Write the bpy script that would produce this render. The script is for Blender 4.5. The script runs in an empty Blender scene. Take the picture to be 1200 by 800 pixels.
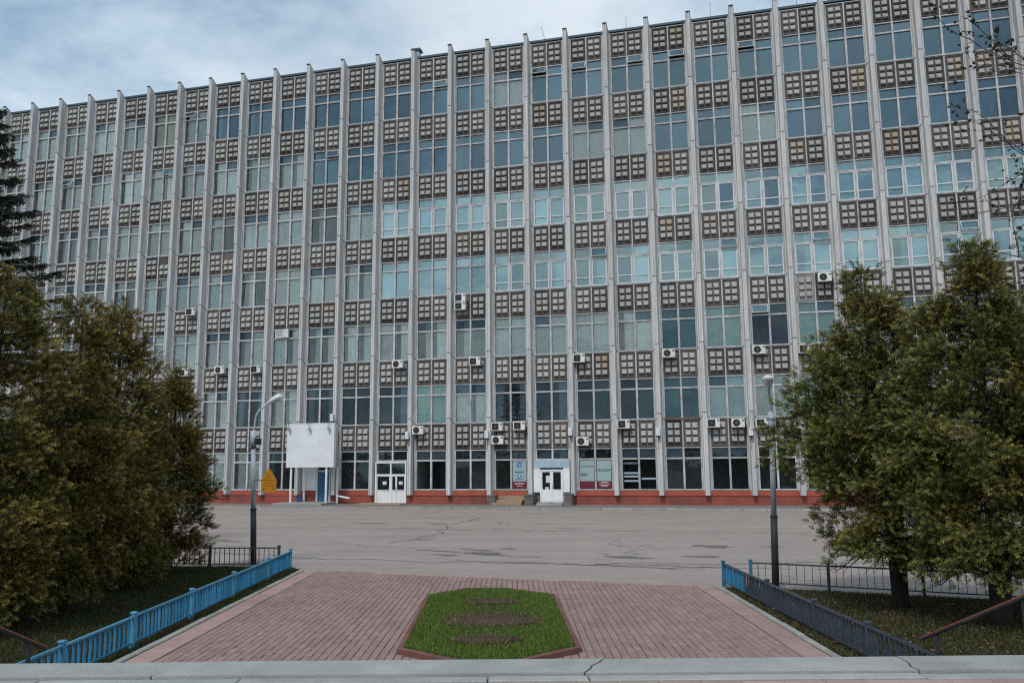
import bpy, math, random
import numpy as np
from mathutils import Vector, Matrix, Euler
R = math.radians
rnd = random.Random(7)
rng = np.random.default_rng(11)
scene = bpy.context.scene
col = scene.collection

# ------------------------------------------------------------------ camera
H = 2.85                                   # eye height above the plaza
PITCH, ROLL, FOC = R(8.506), R(-0.464), 964.4
cd = bpy.data.cameras.new('camera'); cam = bpy.data.objects.new('camera', cd); col.objects.link(cam)
cd.sensor_width = 36.0; cd.lens = FOC / 1200 * 36; cd.clip_end = 6000; cd.clip_start = 0.05
cp, sp_, cr, sr = math.cos(PITCH), math.sin(PITCH), math.cos(ROLL), math.sin(ROLL)
rv = Vector((cr, -sp_ * sr, cp * sr)); uv = Vector((-sr, -sp_ * cr, cp * cr)); bv = -Vector((0, cp, sp_))
M4 = Matrix((rv, uv, bv)).transposed().to_4x4(); M4.translation = (0, 0, H)
cam.matrix_world = M4
scene.camera = cam

# ------------------------------------------------------------------ light
SUN_EL, SUN_AZ = R(52), R(205)             # azimuth clockwise from +Y: behind the camera, a little to the left
world = bpy.data.worlds.new('World'); scene.world = world; world.use_nodes = True
nt = world.node_tree; nt.nodes.clear()
def N(t, kind, **kw):
    n = t.nodes.new(kind)
    for k, v in kw.items(): setattr(n, k, v)
    return n
out = N(nt, 'ShaderNodeOutputWorld'); bg = N(nt, 'ShaderNodeBackground'); bg.inputs['Strength'].default_value = 0.1
sky = N(nt, 'ShaderNodeTexSky', sky_type='NISHITA', sun_disc=False, sun_elevation=SUN_EL, sun_rotation=SUN_AZ)
sky.air_density = 1.0; sky.dust_density = 1.5; sky.ozone_density = 1.5
tc = N(nt, 'ShaderNodeTexCoord'); sx = N(nt, 'ShaderNodeSeparateXYZ')
nt.links.new(tc.outputs['Generated'], sx.inputs[0])
def wm(op, a, b=None):
    n = N(nt, 'ShaderNodeMath', operation=op)
    for i, q in enumerate((a, b)):
        if q is None: continue
        if isinstance(q, (int, float)): n.inputs[i].default_value = q
        else: nt.links.new(q, n.inputs[i])
    return n.outputs[0]
zz = wm('ADD', wm('MAXIMUM', sx.outputs['Z'], 0.0), 0.16)
cmb = N(nt, 'ShaderNodeCombineXYZ')
nt.links.new(wm('DIVIDE', sx.outputs['X'], zz), cmb.inputs[0]); nt.links.new(wm('DIVIDE', sx.outputs['Y'], zz), cmb.inputs[1])
def wnoise(scale, off, detail=6, rough=0.55):
    mp = N(nt, 'ShaderNodeMapping'); mp.inputs['Location'].default_value = off; mp.inputs['Scale'].default_value = (1.0, 1.35, 1)
    nt.links.new(cmb.outputs[0], mp.inputs['Vector'])
    n = N(nt, 'ShaderNodeTexNoise'); n.inputs['Scale'].default_value = scale; n.inputs['Detail'].default_value = detail
    n.inputs['Roughness'].default_value = rough; n.inputs['Distortion'].default_value = 0.35
    nt.links.new(mp.outputs[0], n.inputs['Vector']); return n.outputs['Fac']
def wramp(fac, stops):
    r = N(nt, 'ShaderNodeValToRGB'); e = r.color_ramp.elements
    e[0].position, e[0].color = stops[0]; e[1].position, e[1].color = stops[1]
    for p, c in stops[2:]:
        q = e.new(p); q.color = c
    nt.links.new(fac, r.inputs[0]); return r.outputs['Color']
cl = wramp(wnoise(1.15, (3.1, 1.7, 0), 8, 0.6), [(0.39, (2.5, 3.7, 5.0, 1)), (0.61, (7.4, 8.1, 8.5, 1)), (0.49, (5.0, 6.1, 7.0, 1))])
cover = wramp(wnoise(0.55, (7.7, 4.2, 0), 4), [(0.36, (0.62, 0.62, 0.62, 1)), (0.62, (0.96, 0.96, 0.96, 1))])
mx = N(nt, 'ShaderNodeMix', data_type='RGBA')
nt.links.new(cover, mx.inputs['Factor']); nt.links.new(sky.outputs[0], mx.inputs['A']); nt.links.new(cl, mx.inputs['B'])
nt.links.new(mx.outputs['Result'], bg.inputs['Color']); nt.links.new(bg.outputs[0], out.inputs[0])
sd = bpy.data.lights.new('sun', 'SUN'); sun = bpy.data.objects.new('sun', sd); col.objects.link(sun)
sd.energy = 1.5; sd.angle = R(11); sd.color = (1.0, 0.96, 0.90)
sdir = Vector((math.sin(SUN_AZ) * math.cos(SUN_EL), math.cos(SUN_AZ) * math.cos(SUN_EL), math.sin(SUN_EL)))
sun.rotation_euler = sdir.to_track_quat('Z', 'Y').to_euler(); sun.location = (0, 0, 60)
scene.view_settings.view_transform = 'Standard'; scene.view_settings.look = 'None'
scene.view_settings.exposure = 0.36; scene.view_settings.gamma = 1.0
scene.cycles.max_bounces = 8; scene.cycles.transparent_max_bounces = 12
scene.cycles.use_denoising = False
scene.cycles.filter_width = 1.15
scene.cycles.sample_clamp_indirect = 3.0

# ------------------------------------------------------------------ helpers
def tag(o, label=None, cat=None, group=None, kind=None):
    if label: o['label'] = label
    if cat: o['category'] = cat
    if group: o['group'] = group
    if kind: o['kind'] = kind
    return o
def link(name, data, parent=None, loc=None, rot=None, kind=None):
    o = bpy.data.objects.new(name, data); col.objects.link(o)
    if parent: o.parent = parent
    if loc is not None: o.location = loc
    if rot is not None: o.rotation_euler = rot
    if kind: o['kind'] = kind
    return o
def empty(name, loc, rz=0, parent=None):
    o = link(name, None, parent, loc, (0, 0, rz)); o.empty_display_size = 0.2; return o

class MB:
    def __init__(s): s.v = []; s.f = []; s.m = []
    def add(s, verts, faces, m=0):
        b = len(s.v); s.v += [tuple(p) for p in verts]
        for f in faces: s.f.append(tuple(b + i for i in f)); s.m.append(m)
        return s
    def box(s, x0, x1, y0, y1, z0, z1, m=0):
        return s.add([(x0,y0,z0),(x1,y0,z0),(x1,y1,z0),(x0,y1,z0),(x0,y0,z1),(x1,y0,z1),(x1,y1,z1),(x0,y1,z1)],
                     [(0,3,2,1),(4,5,6,7),(0,1,5,4),(1,2,6,5),(2,3,7,6),(3,0,4,7)], m)
    def cbox(s, x0, x1, y0, y1, z0, z1, c=0.02, m=0):
        # box whose top edges are chamfered
        a = [(x0,y0),(x1,y0),(x1,y1),(x0,y1)]; b = [(x0+c,y0+c),(x1-c,y0+c),(x1-c,y1-c),(x0+c,y1-c)]
        v = [(p[0],p[1],z0) for p in a] + [(p[0],p[1],z1-c) for p in a] + [(p[0],p[1],z1) for p in b]
        f = [(3,2,1,0)] + [(i,(i+1)%4,4+(i+1)%4,4+i) for i in range(4)] + [(4+i,4+(i+1)%4,8+(i+1)%4,8+i) for i in range(4)] + [(8,9,10,11)]
        return s.add(v, f, m)
    def prism(s, poly, axis, a, b, m=0):
        # poly in the two other axes, extruded along axis from a to b
        def p3(q, t): return {'x': (t, q[0], q[1]), 'y': (q[0], t, q[1]), 'z': (q[0], q[1], t)}[axis]
        n = len(poly)
        v = [p3(q, a) for q in poly] + [p3(q, b) for q in poly]
        f = [tuple(range(n))[::-1], tuple(range(n, 2*n))] + [(i,(i+1)%n,n+(i+1)%n,n+i) for i in range(n)]
        return s.add(v, f, m)
    def tube(s, pts, rad, n=8, m=0, cap=True):
        pts = [Vector(p) for p in pts]; k = len(pts)
        if not hasattr(rad, '__len__'): rad = [rad] * k
        rings = []
        for i, p in enumerate(pts):
            t = (pts[min(i+1,k-1)] - pts[max(i-1,0)]).normalized()
            a = t.orthogonal().normalized() if i == 0 else (prev - t * prev.dot(t)).normalized()
            prev = a; b = t.cross(a)
            rings.append([p + (a*math.cos(2*math.pi*j/n) + b*math.sin(2*math.pi*j/n)) * rad[i] for j in range(n)])
        v = [q for r in rings for q in r]; f = []
        for i in range(k-1):
            for j in range(n): f.append((i*n+j, i*n+(j+1)%n, (i+1)*n+(j+1)%n, (i+1)*n+j))
        if cap: f += [tuple(range(n))[::-1], tuple(range((k-1)*n, k*n))]
        return s.add(v, f, m)
    def ngon_z(s, poly, z, m=0):
        return s.add([(p[0], p[1], z) for p in poly], [tuple(range(len(poly)))], m)
    def mesh(s, name, mats, smooth=False):
        me = bpy.data.meshes.new(name); me.from_pydata(s.v, [], s.f)
        for q in (mats if isinstance(mats, (list, tuple)) else [mats]): me.materials.append(q)
        me.polygons.foreach_set('material_index', s.m)
        if smooth: me.polygons.foreach_set('use_smooth', [True]*len(s.f))
        me.update(); return me
    def build(s, name, mats, parent=None, loc=None, rot=None, kind=None, smooth=False):
        return link(name, s.mesh(name, mats, smooth), parent, loc, rot, kind)

def tri_mesh(name, V, mat, colors=None, quads=False):
    # V: (n,3or4,3) array of separate faces
    k = V.shape[1]; n = V.shape[0]
    me = bpy.data.meshes.new(name); me.vertices.add(n*k); me.loops.add(n*k); me.polygons.add(n)
    me.vertices.foreach_set('co', V.astype(np.float32).ravel())
    me.loops.foreach_set('vertex_index', np.arange(n*k, dtype=np.int32))
    me.polygons.foreach_set('loop_start', np.arange(0, n*k, k, dtype=np.int32))
    me.polygons.foreach_set('loop_total', np.full(n, k, dtype=np.int32))
    me.update(calc_edges=True)
    if colors is not None:
        at = me.color_attributes.new('tint', 'FLOAT_COLOR', 'POINT')
        c = np.ones((n, k, 4), np.float32); c[:, :, :3] = colors[:, None, :]
        at.data.foreach_set('color', c.ravel())
    me.materials.append(mat); return me

# ------------------------------------------------------------------ materials
def new_mat(name):
    m = bpy.data.materials.new(name); m.use_nodes = True; t = m.node_tree; t.nodes.clear()
    o = N(t, 'ShaderNodeOutputMaterial'); b = N(t, 'ShaderNodeBsdfPrincipled'); t.links.new(b.outputs[0], o.inputs[0])
    return m, t, b, o
def noise_node(t, scale, detail=5, rough=0.6, vscale=(1,1,1), coord='Object', off=None):
    tc = N(t, 'ShaderNodeTexCoord'); mp = N(t, 'ShaderNodeMapping'); mp.inputs['Scale'].default_value = vscale
    src = tc.outputs[coord]
    if off is not None:
        va = N(t, 'ShaderNodeVectorMath', operation='ADD'); t.links.new(src, va.inputs[0]); t.links.new(off, va.inputs[1]); src = va.outputs[0]
    t.links.new(src, mp.inputs['Vector'])
    n = N(t, 'ShaderNodeTexNoise'); n.inputs['Scale'].default_value = scale; n.inputs['Detail'].default_value = detail; n.inputs['Roughness'].default_value = rough
    t.links.new(mp.outputs[0], n.inputs['Vector']); return n.outputs['Fac']
def ramp(t, fac, stops):
    r = N(t, 'ShaderNodeValToRGB'); e = r.color_ramp.elements
    e[0].position, e[0].color = stops[0]; e[1].position, e[1].color = stops[1]
    for p, c in stops[2:]:
        q = e.new(p); q.color = c
    t.links.new(fac, r.inputs[0]); return r.outputs['Color']
def mixc(t, fac, a, b, blend='MIX'):
    n = N(t, 'ShaderNodeMix', data_type='RGBA', blend_type=blend)
    for k, q in (('Factor', fac), ('A', a), ('B', b)):
        if isinstance(q, (int, float)): n.inputs[k].default_value = q
        elif isinstance(q, tuple): n.inputs[k].default_value = q if len(q) == 4 else q + (1,)
        else: t.links.new(q, n.inputs[k])
    return n.outputs['Result']
def rand_off(t):
    oi = N(t, 'ShaderNodeObjectInfo'); m = N(t, 'ShaderNodeMath', operation='MULTIPLY'); m.inputs[1].default_value = 57.0
    t.links.new(oi.outputs['Random'], m.inputs[0]); return oi.outputs['Random'], m.outputs[0]
def g(c, k): return tuple(min(1, x * k) for x in c) + (1,)
def surf(name, c, rough=0.8, var=0.25, scale=3.0, fine=40, bump=0.15, dist=0.01, vscale=(1,1,1), dirt=None, dirt_amt=0.5, dirt_scale=1.2, dirt_v=(1,1,1), rand=0.12, metal=0.0, spec=0.3, island=0.0):
    m, t, b, o = new_mat(name)
    r, off = rand_off(t)
    n1 = noise_node(t, scale, 6, 0.65, vscale, 'Object', off)
    base = ramp(t, n1, [(0.3, g(c, 1-var)), (0.7, g(c, 1+var*0.7))])
    n2 = noise_node(t, fine, 3, 0.7, (1,1,1), 'Object', off)
    base = mixc(t, 0.35*var/0.25 if var < 0.5 else 0.5, base, ramp(t, n2, [(0.35, g(c, 0.75)), (0.65, g(c, 1.2))]))
    if dirt is not None:
        n3 = noise_node(t, dirt_scale, 7, 0.7, dirt_v, 'Object', off)
        f = ramp(t, n3, [(0.45, (0,0,0,1)), (0.72, (dirt_amt,)*3 + (1,))])
        base = mixc(t, f, base, dirt)
    if rand:
        mr = N(t, 'ShaderNodeMapRange'); mr.inputs['To Min'].default_value = 1-rand; mr.inputs['To Max'].default_value = 1+rand
        t.links.new(r, mr.inputs['Value'])
        cc = N(t, 'ShaderNodeCombineColor')
        for i in range(3): t.links.new(mr.outputs[0], cc.inputs[i])
        base = mixc(t, 1.0, base, cc.outputs[0], 'MULTIPLY')
    if island:
        ge = N(t, 'ShaderNodeNewGeometry'); m2 = N(t, 'ShaderNodeMapRange'); m2.inputs['To Min'].default_value = 1-island; m2.inputs['To Max'].default_value = 1+island
        t.links.new(ge.outputs['Random Per Island'], m2.inputs['Value']); c2 = N(t, 'ShaderNodeCombineColor')
        for i in range(3): t.links.new(m2.outputs[0], c2.inputs[i])
        base = mixc(t, 1.0, base, c2.outputs[0], 'MULTIPLY')
    t.links.new(base, b.inputs['Base Color'])
    b.inputs['Roughness'].default_value = rough; b.inputs['Metallic'].default_value = metal
    b.inputs['Specular IOR Level'].default_value = spec
    if bump:
        bp = N(t, 'ShaderNodeBump'); bp.inputs['Strength'].default_value = bump; bp.inputs['Distance'].default_value = dist
        t.links.new(n2, bp.inputs['Height']); t.links.new(bp.outputs[0], b.inputs['Normal'])
    return m
def attr_mat(name, rough=0.65, trans=0.25, spec=0.2):
    m, t, b, o = new_mat(name)
    a = N(t, 'ShaderNodeAttribute', attribute_name='tint'); t.links.new(a.outputs['Color'], b.inputs['Base Color'])
    b.inputs['Roughness'].default_value = rough; b.inputs['Specular IOR Level'].default_value = spec
    if trans:
        tr = N(t, 'ShaderNodeBsdfTranslucent'); t.links.new(a.outputs['Color'], tr.inputs['Color'])
        ms = N(t, 'ShaderNodeMixShader'); ms.inputs[0].default_value = trans
        t.links.new(b.outputs[0], ms.inputs[1]); t.links.new(tr.outputs[0], ms.inputs[2]); t.links.new(ms.outputs[0], o.inputs[0])
    return m
def glass(name, refl, gtint, ttint, wav=0.02, dust=0.16):
    m, t, b, o = new_mat(name); t.nodes.remove(b)
    r, off = rand_off(t)
    gl = N(t, 'ShaderNodeBsdfGlossy'); gl.inputs['Roughness'].default_value = 0.03
    tr = N(t, 'ShaderNodeBsdfTransparent'); tr.inputs['Color'].default_value = ttint + (1,)
    mr = N(t, 'ShaderNodeMapRange'); mr.inputs['To Min'].default_value = 0.72; mr.inputs['To Max'].default_value = 1.15; t.links.new(r, mr.inputs['Value'])
    gc = N(t, 'ShaderNodeCombineColor')
    for i in range(3): t.links.new(mr.outputs[0], gc.inputs[i])
    oi2 = N(t, 'ShaderNodeObjectInfo'); fr2 = N(t, 'ShaderNodeMath', operation='FRACT'); ml2 = N(t, 'ShaderNodeMath', operation='MULTIPLY'); ml2.inputs[1].default_value = 13.7
    t.links.new(oi2.outputs['Random'], ml2.inputs[0]); t.links.new(ml2.outputs[0], fr2.inputs[0])
    hue = ramp(t, fr2.outputs[0], [(0.0, gtint+(1,)), (1.0, (gtint[0]*0.92, min(1, gtint[1]*1.02), gtint[2]*0.97, 1))])
    t.links.new(mixc(t, 1.0, hue, gc.outputs[0], 'MULTIPLY'), gl.inputs['Color'])
    n = noise_node(t, 0.9, 2, 0.4, (1,1,1), 'Object', off)
    bp = N(t, 'ShaderNodeBump'); bp.inputs['Strength'].default_value = 0.35; bp.inputs['Distance'].default_value = wav
    t.links.new(n, bp.inputs['Height']); t.links.new(bp.outputs[0], gl.inputs['Normal'])
    fr = N(t, 'ShaderNodeFresnel'); fr.inputs['IOR'].default_value = 1.5
    ad = N(t, 'ShaderNodeMath', operation='ADD', use_clamp=True); ad.inputs[1].default_value = refl; t.links.new(fr.outputs[0], ad.inputs[0])
    ms = N(t, 'ShaderNodeMixShader'); t.links.new(ad.outputs[0], ms.inputs[0])
    t.links.new(tr.outputs[0], ms.inputs[1]); t.links.new(gl.outputs[0], ms.inputs[2])
    # dusty film on old panes
    df = N(t, 'ShaderNodeBsdfDiffuse'); df.inputs['Color'].default_value = (0.45, 0.48, 0.48, 1)
    n2 = noise_node(t, 2.2, 6, 0.7, (1.6, 1, 0.6), 'Object', off)
    f2 = ramp(t, n2, [(0.35, (0.02,)*3+(1,)), (0.75, (dust,)*3+(1,))])
    m2 = N(t, 'ShaderNodeMixShader'); t.links.new(f2, m2.inputs[0]); t.links.new(ms.outputs[0], m2.inputs[1]); t.links.new(df.outputs[0], m2.inputs[2])
    t.links.new(m2.outputs[0], o.inputs[0]); return m

DIRT = (0.06, 0.052, 0.045)
M = {}
M['fin'] = surf('fin_concrete', (0.565, 0.565, 0.565), 0.75, 0.22, 1.4, 30, 0.25, 0.01, (3, 3, 0.35), (0.20, 0.19, 0.18), 0.45, 1.1, (4, 4, 0.25), 0.07)
M['frame'] = surf('window_frame_paint', (0.49, 0.495, 0.50), 0.6, 0.22, 2.5, 40, 0.1, 0.005, dirt=(0.12, 0.10, 0.09), dirt_amt=0.6, dirt_scale=1.5, rand=0.15)
M['pvc'] = surf('white_plastic', (0.60, 0.64, 0.66), 0.4, 0.05, 2, 40, 0.0, rand=0.06)
M['panel'] = surf('dark_aggregate', (0.094, 0.086, 0.082), 0.9, 0.3, 2.0, 60, 0.5, 0.01, dirt=(0.15, 0.12, 0.10), dirt_amt=0.55, dirt_scale=0.8, rand=0.4)
M['boss'] = surf('pale_boss', (0.375, 0.37, 0.36), 0.85, 0.22, 3.5, 50, 0.3, 0.01, dirt=(0.22, 0.18, 0.145), dirt_amt=0.55, dirt_scale=2.2, rand=0.12)
M['boss_tan'] = surf('stained_boss', (0.35, 0.295, 0.235), 0.85, 0.3, 2.5, 50, 0.3, 0.01, rand=0.15)
M['panel_pale'] = surf('pale_panel', (0.36, 0.35, 0.34), 0.85, 0.2, 2.5, 50, 0.3, 0.01)
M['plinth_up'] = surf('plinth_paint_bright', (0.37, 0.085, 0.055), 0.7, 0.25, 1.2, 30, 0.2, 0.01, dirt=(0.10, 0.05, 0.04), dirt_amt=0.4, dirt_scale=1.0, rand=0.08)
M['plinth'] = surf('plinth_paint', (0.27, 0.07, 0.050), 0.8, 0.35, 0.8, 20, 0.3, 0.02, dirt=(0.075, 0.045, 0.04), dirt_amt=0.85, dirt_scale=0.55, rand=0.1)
M['inside'] = surf('interior_walls', (0.30, 0.31, 0.31), 0.9, 0.2, 0.5, 10, 0, rand=0)
M['roof'] = surf('roof_flashing', (0.05, 0.085, 0.11), 0.5, 0.3, 1, 30, 0.1)
M['rear'] = surf('rear_concrete', (0.3, 0.3, 0.3), 0.8)
M['curtain_g'] = surf('curtain_grey_green', (0.80, 0.825, 0.80), 0.9, 0.32, 1.0, 2.2, 0, vscale=(4,1,0.3), rand=0.28)
M['curtain_w'] = surf('curtain_white', (0.82, 0.88, 0.86), 0.9, 0.08, 1.0, 2.2, 0, vscale=(4,1,0.3), rand=0.08)
M['curtain_c'] = surf('curtain_cyan', (0.56, 0.78, 0.82), 0.9, 0.12, 0.8, 2.2, 0, vscale=(3,1,0.4), rand=0.18)
M['curtain_t'] = surf('curtain_teal', (0.28, 0.56, 0.50), 0.9, 0.35, 1.2, 2.2, 0, vscale=(4,1,0.25), rand=0.25)
M['curtain_k'] = surf('blind_grey', (0.70, 0.76, 0.74), 0.9, 0.12, 0.8, 2.2, 0, rand=0.2)
M['curtain_y'] = surf('curtain_yellow', (0.50, 0.42, 0.22), 0.9, 0.3, 1.2, 2.2, 0, vscale=(4,1,0.3), rand=0.2)
M['glass'] = glass('clear_glass', 0.11, (0.80, 0.90, 0.91), (0.95, 0.98, 0.97))
M['glass_blue'] = glass('blue_glass', 0.21, (0.46, 0.68, 0.82), (0.40, 0.52, 0.58), dust=0.07)  # blue tint stands in for sky mirrored in the upper panes
M['glass_cyan'] = glass('cyan_glass', 0.30, (0.76, 0.95, 0.97), (0.86, 0.95, 0.96), dust=0.07)
M['glass_dark'] = glass('dark_glass', 0.04, (0.55, 0.74, 0.90), (0.45, 0.52, 0.56), dust=0.045)  # dark tint stands in for dark surroundings mirrored in lower panes
M['white'] = surf('white_paint', (0.74, 0.75, 0.76), 0.5, 0.08, 1.5, 30, 0.05, 0.005, dirt=(0.42, 0.38, 0.33), dirt_amt=0.35, dirt_scale=1.2, rand=0.05)
M['board'] = surf('blank_banner', (0.68, 0.71, 0.73), 0.6, 0.07, 0.8, 2.5, 0.08, 0.01, dirt=(0.5, 0.51, 0.52), dirt_amt=0.4, dirt_scale=0.6, rand=0)
M['ac'] = surf('aircon_casing', (0.68, 0.68, 0.66), 0.5, 0.06, 2, 30, 0.02, 0.004, dirt=(0.35, 0.32, 0.28), dirt_amt=0.4, dirt_scale=2, rand=0.1)
M['black'] = surf('black_plastic', (0.02, 0.02, 0.022), 0.5, 0.2, 4, 40, 0.05, rand=0.1)
M['steel'] = surf('bracket_steel', (0.12, 0.11, 0.10), 0.6, 0.3, 5, 40, 0.1, rand=0.1, metal=0.2)
M['blue_door'] = surf('blue_door_paint', (0.03, 0.12, 0.24), 0.5, 0.2, 2, 30, 0.1)
M['blue_bin'] = surf('blue_bin_plastic', (0.02, 0.10, 0.33), 0.5, 0.2, 3, 30, 0.05)
M['pole'] = surf('pole_paint', (0.42, 0.46, 0.51), 0.55, 0.2, 2.5, 40, 0.15, 0.005, vscale=(1,1,0.4), dirt=(0.16, 0.15, 0.15), dirt_amt=0.6, dirt_scale=2.5, rand=0.06)
M['pole_base'] = surf('pole_base_paint', (0.022, 0.026, 0.034), 0.6, 0.3, 3, 40, 0.15, 0.005, dirt=(0.07, 0.065, 0.06), dirt_amt=0.5, dirt_scale=3, rand=0.05)
M['lamp_white'] = surf('lamp_head_paint', (0.62, 0.64, 0.66), 0.4, 0.1, 4, 40, 0.05, rand=0.04)
M['lamp_glass'] = surf('lamp_diffuser', (0.55, 0.56, 0.55), 0.25, 0.1, 4, 30, 0, rand=0)
M['fence_blue'] = surf('blue_fence_paint', (0.022, 0.185, 0.35), 0.5, 0.3, 5, 45, 0.2, 0.004, dirt=(0.10, 0.09, 0.085), dirt_amt=0.45, dirt_scale=5, rand=0.22)
M['fence_lblue'] = surf('faded_blue_fence_paint', (0.062, 0.26, 0.40), 0.5, 0.3, 5, 45, 0.2, 0.004, dirt=(0.16, 0.14, 0.13), dirt_amt=0.5, dirt_scale=5, rand=0.15)
M['fence_dark'] = surf('slate_fence_paint', (0.030, 0.046, 0.072), 0.45, 0.3, 5, 45, 0.2, 0.004, dirt=(0.12, 0.10, 0.09), dirt_amt=0.3, dirt_scale=6, rand=0.18, spec=0.6)
M['rust_rail'] = surf('red_brown_rail_paint', (0.24, 0.085, 0.055), 0.5, 0.35, 6, 45, 0.2, 0.004, dirt=(0.12, 0.06, 0.04), dirt_amt=0.6, dirt_scale=6)
M['coping'] = surf('coping_concrete', (0.315, 0.322, 0.315), 0.85, 0.28, 2.2, 70, 0.8, 0.008, dirt=(0.20, 0.205, 0.20), dirt_amt=0.6, dirt_scale=1.6, rand=0.08)
M['step'] = surf('step_concrete', (0.27, 0.27, 0.26), 0.9, 0.25, 2, 40, 0.4, 0.01, dirt=DIRT, dirt_amt=0.5)
M['tile'] = surf('pink_tile', (0.33, 0.235, 0.215), 0.85, 0.2, 3, 50, 0.4, 0.006, rand=0.12)
M['brick'] = surf('pink_paver', (0.275, 0.190, 0.175), 0.9, 0.2, 5, 60, 0.5, 0.005, dirt=(0.15, 0.115, 0.105), dirt_amt=0.5, dirt_scale=0.7, rand=0.10)
M['brick_f'] = surf('pink_paver_field', (0.275, 0.190, 0.175), 0.9, 0.2, 5, 60, 0.5, 0.005, dirt=(0.15, 0.115, 0.105), dirt_amt=0.5, dirt_scale=0.7, rand=0, island=0.10)
M['slab'] = surf('pink_border_slab', (0.34, 0.235, 0.215), 0.9, 0.2, 2.5, 50, 0.4, 0.006, dirt=(0.20, 0.165, 0.15), dirt_amt=0.5, dirt_scale=1.2, rand=0.1)
M['joint'] = surf('joint_sand', (0.095, 0.078, 0.072), 1.0, 0.4, 2, 50, 0.3)
M['kerb'] = surf('kerb_concrete', (0.30, 0.30, 0.285), 0.9, 0.25, 2, 40, 0.5, 0.008, dirt=(0.14, 0.125, 0.11), dirt_amt=0.6, dirt_scale=1.5, rand=0.15)
M['bed_curb'] = surf('red_curb', (0.165, 0.074, 0.060), 0.85, 0.25, 3, 50, 0.4, 0.006, dirt=(0.10, 0.05, 0.045), dirt_amt=0.5, dirt_scale=2, rand=0.15)
M['bark'] = surf('dark_bark', (0.035, 0.028, 0.022), 0.95, 0.4, 6, 40, 0.8, 0.02, vscale=(1,1,0.3), rand=0.1)
M['bark_grey'] = surf('grey_bark', (0.10, 0.09, 0.085), 0.9, 0.35, 8, 50, 0.5, 0.01, vscale=(1,1,0.4), rand=0.1)
M['leafspray'] = attr_mat('conifer_spray', 0.6, 0.2)
M['needle'] = attr_mat('spruce_needles', 0.6, 0.1)
M['leaf'] = attr_mat('small_leaves', 0.6, 0.3)
M['blade'] = attr_mat('grass_blades', 0.7, 0.3)
M['cone'] = surf('cone_scales', (0.17, 0.06, 0.04), 0.8, 0.3, 20, 60, 0.3, rand=0.1)
M['orange'] = surf('orange_sign_paint', (0.50, 0.215, 0.015), 0.5, 0.12, 3, 30, 0.05, 0.004, dirt=(0.36, 0.13, 0.01), dirt_amt=0.5, dirt_scale=6, rand=0)
M['sign_mark'] = surf('sign_mark_paint', (0.24, 0.09, 0.02), 0.6, 0.3, 6, 30, 0, rand=0)
M['poster'] = surf('poster_print', (0.29, 0.40, 0.41), 0.4, 0.05, 1, 20, 0, rand=0.03)
M['crimson'] = surf('crimson_print', (0.15, 0.018, 0.036), 0.4, 0.08, 1, 20, 0, rand=0.03)
M['ink'] = surf('black_print', (0.02, 0.02, 0.03), 0.5, 0.1, 1, 20, 0, rand=0)
M['hpblue'] = surf('blue_print', (0.012, 0.11, 0.36), 0.4, 0.1, 1, 20, 0, rand=0)
M['print_white'] = surf('pale_print', (0.62, 0.62, 0.62), 0.5, 0.05, 1, 20, 0, rand=0)
M['banner_blue'] = surf('pale_blue_banner', (0.34, 0.45, 0.53), 0.55, 0.18, 1.5, 10, 0.05, rand=0)
M['tan'] = surf('tan_render', (0.33, 0.24, 0.16), 0.9, 0.3, 2.5, 40, 0.3, 0.01, dirt=(0.14, 0.10, 0.075), dirt_amt=0.5, dirt_scale=1.8, rand=0.05)
M['block'] = surf('weathered_block', (0.135, 0.12, 0.11), 0.95, 0.35, 3, 40, 0.5, 0.02, dirt=(0.30, 0.28, 0.26), dirt_amt=0.45, dirt_scale=3, rand=0.15)
M['cardboard'] = surf('cardboard', (0.33, 0.23, 0.13), 0.9, 0.2, 2, 20, 0, rand=0.1)
M['cable'] = surf('cable_rubber', (0.03, 0.03, 0.032), 0.7, 0.2, 4, 30, 0, rand=0)

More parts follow.
